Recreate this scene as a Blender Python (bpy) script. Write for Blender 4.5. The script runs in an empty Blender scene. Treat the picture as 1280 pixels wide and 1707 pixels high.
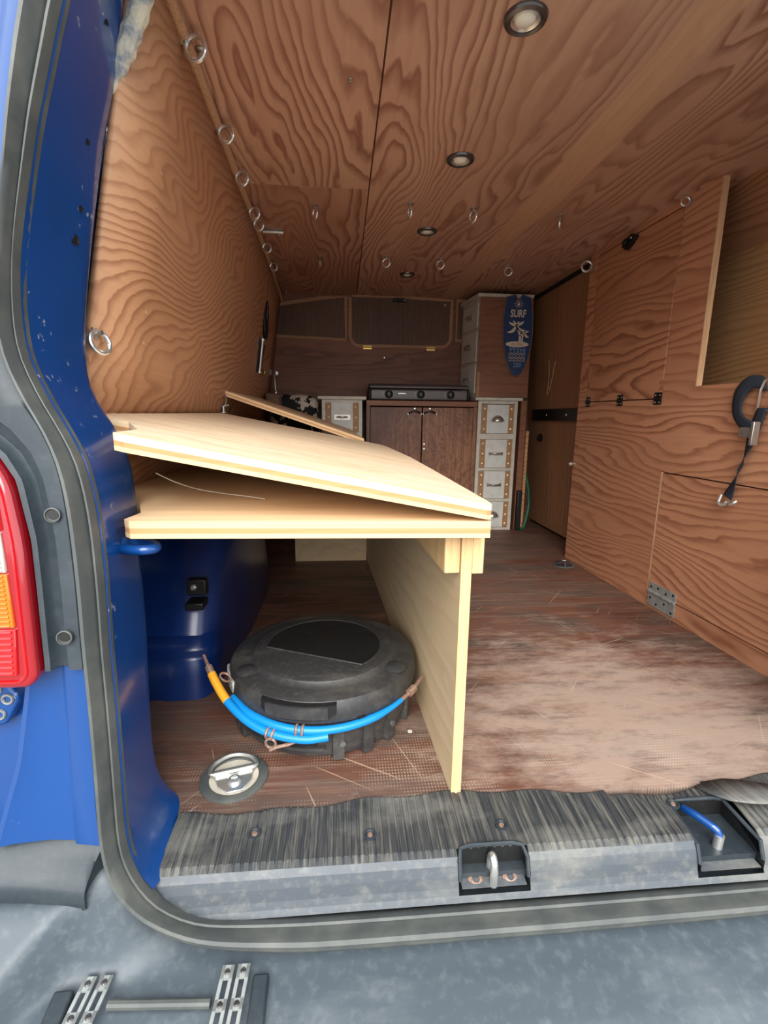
import bpy, bmesh, math, random
from mathutils import Vector, Matrix, Euler
random.seed(7)
sc = bpy.context.scene
COL = sc.collection
PI = math.pi

# ------------------------------------------------------------------ camera
cam_d = bpy.data.cameras.new('camera'); cam = bpy.data.objects.new('camera', cam_d); COL.objects.link(cam)
cam_d.sensor_fit = 'HORIZONTAL'; cam_d.sensor_width = 36.0; cam_d.lens = 800.0/1280.0*36.0
cam_d.clip_start = 0.02
fwd = Vector((-70.0, 161.5, 800.0)).normalized()            # the van's long axis, in (right, up, forward) of the camera
xr = Vector((math.cos(0.012), -math.sin(0.012), 0.0)); xr = (xr - fwd*xr.dot(fwd)).normalized()
zr = fwd.cross(xr); zr = -zr if zr.y < 0 else zr
R = Matrix((xr, fwd, zr))
right, up, back = R.col[0], R.col[1], -R.col[2]
m = Matrix.Identity(4)
for i in range(3):
    m[i][0] = right[i]; m[i][1] = up[i]; m[i][2] = back[i]
m.translation = Vector((0, 0, 0.68))
cam.matrix_world = m
sc.camera = cam

# ------------------------------------------------------------------ sky, light, exposure
w = bpy.data.worlds.new('overcast_sky'); sc.world = w; w.use_nodes = True
bg = w.node_tree.nodes['Background']; bg.inputs[0].default_value = (0.88, 0.94, 1.0, 1); bg.inputs[1].default_value = 1.0
sun_d = bpy.data.lights.new('hazy_sun', 'SUN'); sun = bpy.data.objects.new('hazy_sun', sun_d); COL.objects.link(sun)
sun_d.energy = 2.2; sun_d.angle = math.radians(50); sun_d.color = (1.0, 0.96, 0.9)
sun.rotation_euler = Vector((0.08, 0.82, -0.56)).to_track_quat('-Z', 'Y').to_euler()
vs = sc.view_settings
vs.view_transform = 'Standard'; vs.look = 'None'; vs.exposure = 1.16; vs.gamma = 1.0; vs.use_curve_mapping = False

# ------------------------------------------------------------------ material helpers
def srgb(r, g, b):
    def f(c):
        c /= 255.0
        return c/12.92 if c <= 0.04045 else ((c+0.055)/1.055)**2.4
    return (f(r), f(g), f(b), 1.0)

class NT:
    def __init__(self, name):
        self.m = bpy.data.materials.new(name); self.m.use_nodes = True
        self.t = self.m.node_tree; self.b = self.t.nodes['Principled BSDF']
    def n(self, kind, **kw):
        x = self.t.nodes.new(kind)
        for k, v in kw.items(): setattr(x, k, v)
        return x
    def l(self, a, b): self.t.links.new(a, b)
    def coord(self, scale=(1, 1, 1), loc=(0, 0, 0), rot=(0, 0, 0), rand=False):
        tc = self.n('ShaderNodeTexCoord'); mp = self.n('ShaderNodeMapping')
        mp.inputs['Location'].default_value = loc; mp.inputs['Scale'].default_value = scale; mp.inputs['Rotation'].default_value = rot
        self.l(tc.outputs['Object'], mp.inputs['Vector'])
        if rand:
            oi = self.n('ShaderNodeObjectInfo'); mu = self.n('ShaderNodeMath', operation='MULTIPLY'); mu.inputs[1].default_value = 17.0
            self.l(oi.outputs['Random'], mu.inputs[0]); ad = self.n('ShaderNodeVectorMath', operation='ADD')
            self.l(mp.outputs[0], ad.inputs[0]); self.l(mu.outputs[0], ad.inputs[1]); return ad.outputs[0]
        return mp.outputs[0]
    def noise(self, vec, scale=1, detail=2, rough=0.5, dist=0.0):
        x = self.n('ShaderNodeTexNoise'); self.l(vec, x.inputs['Vector'])
        x.inputs['Scale'].default_value = scale; x.inputs['Detail'].default_value = detail
        x.inputs['Roughness'].default_value = rough; x.inputs['Distortion'].default_value = dist
        return x.outputs[0]
    def math(self, op, a, b=None, clamp=False):
        x = self.n('ShaderNodeMath', operation=op); x.use_clamp = clamp
        for i, v in enumerate((a, b)):
            if v is None: continue
            if isinstance(v, (int, float)): x.inputs[i].default_value = v
            else: self.l(v, x.inputs[i])
        return x.outputs[0]
    def ramp(self, fac, stops, interp='LINEAR'):
        x = self.n('ShaderNodeValToRGB'); x.color_ramp.interpolation = interp
        e = x.color_ramp.elements
        while len(e) < len(stops): e.new(0.5)
        for i, (p, c) in enumerate(stops):
            e[i].position = p; e[i].color = c if isinstance(c, tuple) else (c, c, c, 1)
        self.l(fac, x.inputs[0]); return x.outputs[0]
    def mix(self, fac, a, b, blend='MIX'):
        x = self.n('ShaderNodeMix', data_type='RGBA', blend_type=blend)
        for i, v in ((0, fac), (6, a), (7, b)):
            if isinstance(v, (int, float, tuple)): x.inputs[i].default_value = v
            else: self.l(v, x.inputs[i])
        return x.outputs[2]
    def out(self, col=None, rough=None, bump=None, bstr=0.2, bdist=0.002, **kw):
        if col is not None:
            if isinstance(col, tuple): self.b.inputs['Base Color'].default_value = col
            else: self.l(col, self.b.inputs['Base Color'])
        if rough is not None:
            if isinstance(rough, (int, float)): self.b.inputs['Roughness'].default_value = rough
            else: self.l(rough, self.b.inputs['Roughness'])
        if bump is not None:
            x = self.n('ShaderNodeBump'); x.inputs['Strength'].default_value = bstr; x.inputs['Distance'].default_value = bdist
            self.l(bump, x.inputs['Height']); self.l(x.outputs[0], self.b.inputs['Normal'])
        for k, v in kw.items(): self.b.inputs[k.replace('_', ' ')].default_value = v
        return self.m

def wood(name, hi, lo, dark, along='Y', k=30, ac=2.6, al=0.7, rough=0.55, seed=0.0, blotch=0.5, fine=0.25, band=None, rot=(0, 0, 0), soft=False, spec=0.3, across='X', lines=30.0, amp=1.0):
    t = NT(name)
    ax = {'X': 0, 'Y': 1, 'Z': 2}[along]
    s = [ac]*3; s[ax] = al
    v = t.coord(tuple(s), (seed, seed*1.7, seed*0.6), rot)
    n1 = t.noise(v, 1.0, 2.2, 0.42, 0.25)
    sp0 = t.n('ShaderNodeSeparateXYZ'); t.l(t.coord((1, 1, 1), (0, 0, 0), rot), sp0.inputs[0])
    n0 = t.noise(t.coord(tuple(q*9 for q in s), (seed, 1, 2)), 1.0, 2, 0.5)
    ph = t.math('ADD', t.math('ADD', t.math('MULTIPLY', n1, k), t.math('MULTIPLY', n0, 0.9)), t.math('MULTIPLY', sp0.outputs[{'X': 0, 'Y': 1, 'Z': 2}[across]], lines))
    fr = t.math('FRACT', ph)
    if soft: g = t.ramp(fr, [(0.0, 0.15), (0.45, 0.4), (0.8, 1.0), (1.0, 0.15)])
    else: g = t.ramp(fr, [(0.0, 0.05), (0.42, 0.10), (0.72, 0.7), (0.86, 1.0), (0.95, 0.5), (1.0, 0.05)])
    vis = t.ramp(t.noise(t.coord(tuple(q*1.7 for q in s), (seed, 5, 2)), 1.0, 2), [(0.3, 0.5), (0.6, 1.0)])
    col = t.mix(t.math('MULTIPLY', t.math('MULTIPLY', g, vis), amp), hi, dark)
    s2 = [95.0]*3; s2[ax] = 3.0
    f2 = t.noise(t.coord(tuple(s2), (seed, 0, 0), rot), 1.0, 3, 0.6)
    col = t.mix(t.math('MULTIPLY', t.ramp(f2, [(0.35, 0.0), (0.7, 1.0)]), fine), col, lo)
    s3 = [2.2]*3; s3[ax] = 1.0
    f3 = t.noise(t.coord(tuple(s3), (seed*2, 3, 1), rot), 1.0, 3, 0.6)
    col = t.mix(t.math('MULTIPLY', t.ramp(f3, [(0.38, 0.0), (0.68, 1.0)]), blotch), col, lo)
    if band:                                                    # a stripe of plain pale sapwood along the sheet
        x0, x1, bc = band
        tc = t.n('ShaderNodeTexCoord'); sp = t.n('ShaderNodeSeparateXYZ'); t.l(tc.outputs['Object'], sp.inputs[0])
        wob = t.math('ADD', sp.outputs[0], t.math('MULTIPLY', t.noise(t.coord((6, 1.2, 6)), 1, 2), 0.09))
        a = t.math('SUBTRACT', 1.0, t.math('MULTIPLY', t.math('ABSOLUTE', t.math('SUBTRACT', wob, (x0+x1)/2+0.045)), 2.0/(x1-x0)))
        msk = t.math('MULTIPLY', a, 5.0, True)
        col = t.mix(t.math('MULTIPLY', msk, 0.8), col, t.mix(t.math('MULTIPLY', f2, 0.6), bc, lo))
    return t.out(col, rough, bump=g, bstr=0.12, bdist=0.001, Specular_IOR_Level=spec)

def plain(name, col, rough=0.5, metal=0.0, nscale=0, namt=0.0, col2=None, bump=0.0, **kw):
    t = NT(name); c = col
    hgt = None
    if nscale:
        nz = t.noise(t.coord((nscale,)*3), 1.0, 4, 0.6); hgt = nz
        c = t.mix(t.math('MULTIPLY', t.ramp(nz, [(0.42, 0.0), (0.68, 1.0)]), namt), col, col2 or (0.02, 0.02, 0.02, 1))
    return t.out(c, rough, bump=hgt if bump else None, bstr=bump, Metallic=metal, **kw)

M = {}
M['ply_ceiling'] = wood('fir_ply_ceiling', srgb(212, 170, 144), srgb(168, 124, 102), srgb(142, 94, 76), 'Y', 22, 3.6, 0.8, 0.5, 1.3, 0.55, band=(0.60, 0.72, srgb(222, 178, 140)), across='X', lines=22)
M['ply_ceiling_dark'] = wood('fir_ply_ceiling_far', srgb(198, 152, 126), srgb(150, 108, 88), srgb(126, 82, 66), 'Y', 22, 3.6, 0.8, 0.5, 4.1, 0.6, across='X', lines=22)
M['ply_left'] = wood('fir_ply_left_wall', srgb(212, 162, 122), srgb(174, 124, 90), srgb(152, 100, 70), 'Y', 26, 3.4, 1.0, 0.5, 2.2, 0.5, rot=(math.radians(-24), 0, 0), across='Z', lines=34)
M['ply_right'] = wood('fir_ply_right_wall', srgb(204, 148, 112), srgb(164, 110, 80), srgb(138, 84, 60), 'Y', 16, 4.0, 0.8, 0.5, 5.2, 0.55, across='Z', lines=34)
M['ply_right_door'] = wood('fir_ply_right_door', srgb(198, 142, 106), srgb(154, 102, 74), srgb(132, 80, 58), 'Y', 16, 3.6, 0.8, 0.5, 8.3, 0.6, across='Z', lines=30)
M['ply_flap'] = wood('fir_ply_flap', srgb(202, 146, 110), srgb(162, 108, 78), srgb(132, 78, 56), 'Y', 15, 4.4, 0.9, 0.5, 3.7, 0.55, across='Z', lines=40)
M['ply_niche'] = wood('fir_ply_niche', srgb(202, 160, 112), srgb(160, 116, 76), srgb(150, 104, 66), 'Y', 12, 4.0, 0.8, 0.55, 6.7, 0.5, across='Z', lines=44)
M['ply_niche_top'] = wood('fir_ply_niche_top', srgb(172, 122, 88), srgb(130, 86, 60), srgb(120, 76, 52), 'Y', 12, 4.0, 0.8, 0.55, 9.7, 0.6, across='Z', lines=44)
M['ply_front'] = wood('dark_ply_front', srgb(140, 94, 70), srgb(106, 66, 50), srgb(98, 60, 46), 'X', 14, 5.0, 0.8, 0.5, 3.1, 0.8, across='Z', lines=20, amp=1.0)
M['ply_window'] = wood('dark_ply_window', srgb(106, 76, 58), srgb(76, 52, 40), srgb(80, 56, 44), 'Z', 10, 5.0, 0.8, 0.5, 7.1, 0.7, across='X', lines=40, amp=0.6)
M['ply_slide'] = wood('dull_ply_sliding_door', srgb(176, 130, 94), srgb(130, 90, 64), srgb(132, 90, 62), 'Z', 10, 5.0, 0.7, 0.6, 2.9, 0.6, across='Y', lines=34, amp=0.7)
M['trim_wood'] = wood('trim_wood', srgb(178, 136, 104), srgb(138, 98, 72), srgb(140, 98, 74), 'X', 6, 6, 1, 0.6, 1.9, 0.5, across='Z', lines=60, amp=0.6)
M['pale_edge'] = wood('pale_cut_edge', srgb(224, 184, 142), srgb(192, 142, 100), srgb(186, 134, 92), 'Z', 8, 12, 2, 0.6, 2.0, 0.4, across='X', lines=60, amp=0.6)
M['cord'] = plain('jute_cord', srgb(196, 154, 120), 0.9, nscale=260, namt=0.6, col2=srgb(130, 94, 70), bump=0.6)
M['pine_top'] = wood('pale_pine_top', srgb(248, 230, 202), srgb(226, 192, 150), srgb(204, 160, 114), 'X', 5, 7, 0.5, 0.55, 1.1, 0.35, 0.7, soft=False, across='Y', lines=12, amp=0.55)
M['pine_shelf'] = wood('pale_pine_shelf', srgb(238, 210, 170), srgb(216, 178, 134), srgb(204, 162, 116), 'X', 6, 5, 0.6, 0.55, 4.4, 0.4, 0.3, soft=True, across='Y', lines=14, amp=0.5)
M['pine_edge'] = wood('pine_ply_edge', srgb(234, 200, 154), srgb(208, 166, 120), srgb(200, 156, 110), 'X', 3, 30, 0.8, 0.6, 2.2, 0.4, 0.3, soft=True, across='Z', lines=60, amp=0.4)
M['pine_edge_mid'] = wood('pine_ply_edge_middle', srgb(206, 156, 108), srgb(184, 132, 86), srgb(176, 124, 78), 'X', 3, 40, 0.8, 0.6, 6.2, 0.4, 0.3, soft=True, across='Z', lines=80, amp=0.5)
M['pine_div'] = wood('pine_divider', srgb(226, 202, 164), srgb(196, 166, 126), srgb(190, 158, 118), 'Y', 6, 4, 0.9, 0.6, 6.3, 0.45, 0.3, soft=True, across='Z', lines=16, amp=0.5)
M['pine_post'] = wood('pine_post', srgb(232, 196, 144), srgb(206, 160, 108), srgb(192, 144, 92), 'Z', 3, 14, 1.0, 0.6, 5.3, 0.4, 0.3, soft=True, across='X', lines=90, amp=0.5)
M['stain'] = wood('dark_stained_ply', srgb(166, 118, 88), srgb(80, 48, 38), srgb(98, 62, 48), 'Z', 9, 11, 7.0, 0.4, 5.5, 1.0, 0.6, across='X', lines=6, amp=0.7)
M['stain_top'] = wood('stained_worktop', srgb(176, 122, 86), srgb(124, 80, 58), srgb(112, 70, 52), 'X', 8, 8, 1.0, 0.45, 2.5, 0.8, 0.4, across='Z', lines=60, amp=0.7)
M['side_brown'] = wood('brown_stained_side', srgb(146, 98, 72), srgb(104, 66, 50), srgb(112, 70, 52), 'X', 8, 5, 1.6, 0.45, 9.5, 0.9, 0.3, across='Z', lines=20, amp=0.5)
M['white_wash'] = plain('whitewashed_wood', srgb(214, 214, 206), 0.6, nscale=22, namt=0.35, col2=srgb(170, 168, 160))
M['white_frame'] = plain('white_painted_frame', srgb(206, 198, 182), 0.55, nscale=30, namt=0.4, col2=srgb(158, 148, 132))
M['strap_tan'] = plain('tan_leather', srgb(168, 124, 82), 0.6, nscale=60, namt=0.4, col2=srgb(122, 84, 52))
M['stud'] = plain('brass_stud', srgb(232, 212, 170), 0.3, 0.5)
M['pull'] = plain('antique_metal_pull', srgb(176, 168, 156), 0.28, 0.75)
M['chrome'] = plain('chrome', srgb(226, 226, 222), 0.22, 0.82)
M['galv'] = plain('galvanised_steel', srgb(176, 180, 176), 0.4, 0.45, nscale=50, namt=0.5, col2=srgb(128, 132, 130))
M['zinc'] = plain('zinc_plated_steel', srgb(190, 190, 184), 0.38, 0.85, nscale=60, namt=0.3, col2=srgb(110, 108, 100))
M['brass'] = plain('brass', srgb(214, 178, 96), 0.3, 1.0)
M['rust'] = plain('rusty_fitting', srgb(168, 140, 124), 0.6, 0.5, nscale=160, namt=0.8, col2=srgb(118, 80, 62))
M['black'] = plain('black_plastic', srgb(22, 22, 23), 0.45)
M['black_metal'] = plain('black_metal', srgb(30, 28, 27), 0.4, 0.3)
M['bezel'] = plain('dark_bronze_bezel', srgb(104, 100, 100), 0.28, 0.8)
M['bulb'] = plain('frosted_lamp_glass', srgb(240, 236, 220), 0.15)
M['stove'] = plain('dark_grey_stove', srgb(88, 80, 78), 0.4, 0.2)
M['knob'] = plain('knob_black', srgb(24, 28, 28), 0.35)
M['hose'] = plain('green_hose', srgb(24, 92, 64), 0.4)
M['webbing'] = plain('navy_webbing', srgb(38, 44, 56), 0.8, nscale=400, namt=0.5, col2=srgb(22, 26, 36), bump=0.4)
M['cable_blue'] = plain('blue_cable_sheath', srgb(14, 132, 208), 0.35)
M['cable_yellow'] = plain('yellow_sleeve', srgb(228, 160, 40), 0.45)
M['asphalt'] = plain('asphalt', srgb(128, 126, 122), 0.9, nscale=30, namt=0.5, col2=srgb(96, 95, 93))
M['foam'] = plain('flaky_foam_edge', srgb(206, 196, 172), 0.9, nscale=38, namt=0.9, col2=srgb(72, 100, 134), bump=0.5)
M['rubber'] = plain('grey_rubber_seal', srgb(72, 76, 75), 0.5, nscale=14, namt=0.5, col2=srgb(112, 112, 104))
M['gasket'] = plain('black_gasket', srgb(20, 20, 20), 0.7)

def paint():
    t = NT('blue_car_paint')
    n = t.noise(t.coord((9, 9, 5)), 1, 4, 0.6)
    n2 = t.noise(t.coord((46, 46, 60), (3, 1, 2)), 1, 3, 0.65)
    c = t.mix(t.math('MULTIPLY', t.ramp(n, [(0.45, 0.0), (0.75, 1.0)]), 0.3), srgb(3, 66, 134), srgb(2, 50, 108))
    chip = t.math('MULTIPLY', t.ramp(n2, [(0.64, 0.0), (0.67, 1.0)]), t.ramp(t.noise(t.coord((5, 5, 5), (8, 2, 0)), 1, 2), [(0.54, 0.0), (0.60, 1.0)]))
    c = t.mix(t.math('MULTIPLY', chip, 0.8), c, srgb(150, 158, 168))
    return t.out(c, 0.34, Coat_Weight=0.7, Coat_Roughness=0.12)
M['paint'] = paint()
M['paint_in'] = plain('dark_blue_inner_paint', srgb(14, 44, 104), 0.3, nscale=14, namt=0.4, col2=srgb(10, 28, 66), Coat_Weight=0.4, Coat_Roughness=0.2)

def dusty(name, base, dust, s, lo, hi, amt, rough=0.5):
    t = NT(name)
    n = t.noise(t.coord((s*0.5, s, s)), 1, 6, 0.62)
    n2 = t.noise(t.coord((s*10, s*10, s*10)), 1, 3, 0.6)
    f = t.math('MULTIPLY', t.math('ADD', t.ramp(n, [(lo, 0.0), (hi, 1.0)]), t.math('MULTIPLY', t.ramp(n2, [(0.5, 0.0), (0.75, 1.0)]), 0.35)), amt, True)
    return t.out(t.mix(f, base, dust), t.ramp(n, [(0.3, rough-0.08), (0.7, rough+0.15)]), bump=n2, bstr=0.08)
M['bumper'] = dusty('grey_bumper_plastic', srgb(70, 79, 86), srgb(132, 138, 140), 6, 0.5, 0.80, 0.6, 0.42)
M['trim_grey'] = dusty('dark_grey_trim_plastic', srgb(46, 55, 61), srgb(84, 90, 93), 9, 0.5, 0.8, 0.5, 0.42)
M['trim_dark'] = dusty('black_trim_plastic', srgb(42, 50, 56), srgb(80, 86, 88), 9, 0.5, 0.8, 0.5, 0.45)
def sill_mat():
    t = NT('dusty_black_sill')
    n = t.noise(t.coord((4, 9, 9)), 1, 6, 0.62); n2 = t.noise(t.coord((150, 7, 30)), 1, 4, 0.65)
    c = t.mix(t.math('MULTIPLY', t.ramp(n2, [(0.47, 0.0), (0.66, 1.0)]), 0.5), srgb(56, 58, 60), srgb(134, 130, 118))
    c = t.mix(t.math('MULTIPLY', t.ramp(n, [(0.5, 0.0), (0.72, 1.0)]), 0.6), c, srgb(138, 136, 128))
    return t.out(c, 0.5)
M['sill'] = sill_mat()
M['sill_face'] = dusty('dusty_sill_face', srgb(76, 82, 88), srgb(150, 146, 132), 7, 0.5, 0.78, 0.7, 0.45)
M['tub'] = dusty('scuffed_black_tub', srgb(52, 52, 53), srgb(120, 114, 104), 9, 0.52, 0.80, 0.5, 0.36)
M['tub_dark'] = dusty('black_tub_panel', srgb(26, 26, 27), srgb(70, 66, 62), 12, 0.6, 0.85, 0.4, 0.4)

def floor_mat():
    t = NT('worn_phenolic_floor')
    n = t.noise(t.coord((1.6, 5.0, 1)), 1, 6, 0.62)
    c = t.ramp(n, [(0.3, srgb(80, 50, 40)), (0.44, srgb(110, 72, 57)), (0.56, srgb(102, 80, 70)), (0.70, srgb(140, 98, 77))])
    g = t.noise(t.coord((2.4, 8.0, 1), (4, 2, 0)), 1, 5, 0.66)
    c = t.mix(t.math('MULTIPLY', t.ramp(g, [(0.5, 0.0), (0.66, 1.0)]), 0.75), c, srgb(74, 66, 60))
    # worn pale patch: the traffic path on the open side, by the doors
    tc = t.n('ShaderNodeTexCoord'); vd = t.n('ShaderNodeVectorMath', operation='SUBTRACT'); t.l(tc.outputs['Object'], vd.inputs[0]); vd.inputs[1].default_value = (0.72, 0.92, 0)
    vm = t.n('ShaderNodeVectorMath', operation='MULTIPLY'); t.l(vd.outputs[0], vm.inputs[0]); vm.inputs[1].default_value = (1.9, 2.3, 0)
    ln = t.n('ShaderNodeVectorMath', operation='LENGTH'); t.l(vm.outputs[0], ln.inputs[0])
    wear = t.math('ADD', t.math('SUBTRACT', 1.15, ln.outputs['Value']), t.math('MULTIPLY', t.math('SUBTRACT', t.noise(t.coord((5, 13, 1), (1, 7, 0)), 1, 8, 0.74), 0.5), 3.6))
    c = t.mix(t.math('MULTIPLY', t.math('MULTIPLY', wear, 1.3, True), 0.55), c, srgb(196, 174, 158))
    dk = t.noise(t.coord((7, 26, 1), (11, 4, 0)), 1, 8, 0.75)
    c = t.mix(t.math('MULTIPLY', t.ramp(dk, [(0.52, 0.0), (0.64, 1.0)]), 0.5), c, srgb(88, 76, 70))
    st = t.noise(t.coord((3.0, 90, 1), (0, 0, 0)), 1, 4, 0.7)
    c = t.mix(t.math('MULTIPLY', t.ramp(st, [(0.5, 0.0), (0.68, 1.0)]), 0.32), c, srgb(168, 144, 126))
    for rz, s in ((0.55, 2), (-0.35, 5), (1.2, 9), (-0.9, 12)):       # scratches at a few slants
        m2 = t.n('ShaderNodeMapping'); m2.inputs['Scale'].default_value = (3.5, 170, 1); m2.inputs['Location'].default_value = (s, s*3.1, 0)
        t.l(t.coord((1, 1, 1), (0, 0, 0), (0, 0, rz)), m2.inputs['Vector'])
        s1 = t.noise(m2.outputs[0], 1, 1, 0.5)
        c = t.mix(t.math('MULTIPLY', t.ramp(s1, [(0.735, 0.0), (0.76, 1.0)]), 0.5), c, srgb(206, 178, 148))
    # anti-slip mesh print: tiny pale dots where it is not worn off
    br = t.n('ShaderNodeTexVoronoi'); br.inputs['Randomness'].default_value = 0.0; br.inputs['Scale'].default_value = 1.0
    t.l(t.coord((170, 125, 1)), br.inputs['Vector'])
    dots = t.math('MULTIPLY', t.ramp(br.outputs['Distance'], [(0.20, 1.0), (0.30, 0.0)]), t.ramp(t.noise(t.coord((4, 7, 1), (9, 9, 0)), 1, 4, 0.7), [(0.46, 0.0), (0.6, 1.0)]))
    sp = t.n('ShaderNodeSeparateXYZ'); t.l(tc.outputs['Object'], sp.inputs[0])
    dots = t.math('MULTIPLY', dots, t.ramp(sp.outputs[1], [(0.0, 0.0), (0.9, 1.0), (1.0, 0.0)]) if False else t.math('MULTIPLY', t.math('SUBTRACT', 1.05, sp.outputs[1]), 5.0, True))
    c = t.mix(t.math('MULTIPLY', dots, 0.55), c, srgb(206, 186, 164))
    return t.out(c, t.ramp(g, [(0.3, 0.42), (0.7, 0.62)]), bump=st, bstr=0.1, Specular_IOR_Level=0.45)
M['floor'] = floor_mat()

def cow():
    t = NT('cow_hide')
    n = t.noise(t.coord((11, 11, 9), (2.2, 0.4, 1.1)), 1, 3, 0.55, 0.6)
    n2 = t.noise(t.coord((40, 40, 40)), 1, 2, 0.5)
    c = t.ramp(t.math('ADD', n, t.math('MULTIPLY', t.math('SUBTRACT', n2, 0.5), 0.25)), [(0.49, srgb(18, 15, 15)), (0.52, srgb(206, 190, 168))])
    return t.out(c, 0.8, bump=n2, bstr=0.3)
M['cow'] = cow()
M['fur'] = plain('brown_fur', srgb(128, 100, 78), 0.9, nscale=70, namt=0.7, col2=srgb(76, 56, 42), bump=0.6)

def glass_red(name, c, tr=0.25):
    t = NT(name); return t.out(c, 0.12, Coat_Weight=1.0, Coat_Roughness=0.05, Subsurface_Weight=0.0)
M['lens_red'] = glass_red('red_lens', srgb(206, 22, 26)); M['lens_deep'] = glass_red('deep_red_lens_rim', srgb(150, 14, 26))
M['lens_orange'] = glass_red('orange_lens', srgb(226, 112, 20)); M['lens_clear'] = glass_red('clear_lens', srgb(196, 190, 176))

def barcode():
    t = NT('printed_barcode_label')
    x = t.n('ShaderNodeTexNoise', noise_dimensions='1D'); sp = t.n('ShaderNodeSeparateXYZ'); tc = t.n('ShaderNodeTexCoord')
    t.l(tc.outputs['Object'], sp.inputs[0]); t.l(t.math('MULTIPLY', sp.outputs[2], 520.0), x.inputs['W']); x.inputs['Detail'].default_value = 0
    c = t.ramp(x.outputs[0], [(0.46, srgb(40, 40, 40)), (0.5, srgb(226, 226, 220))], 'CONSTANT')
    return t.out(c, 0.5)
M['barcode'] = barcode()
def flat(name, c, rough=0.7): return plain(name, c, rough)
M['sign_blue'] = plain('navy_painted_wood', srgb(38, 62, 104), 0.6, nscale=26, namt=0.5, col2=srgb(24, 40, 74))
M['sign_cream'] = flat('cream_paint', srgb(222, 208, 186)); M['sign_rust'] = flat('rust_red_paint', srgb(196, 128, 92)); M['sign_sky'] = flat('pale_blue_paint', srgb(132, 158, 186))

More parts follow.
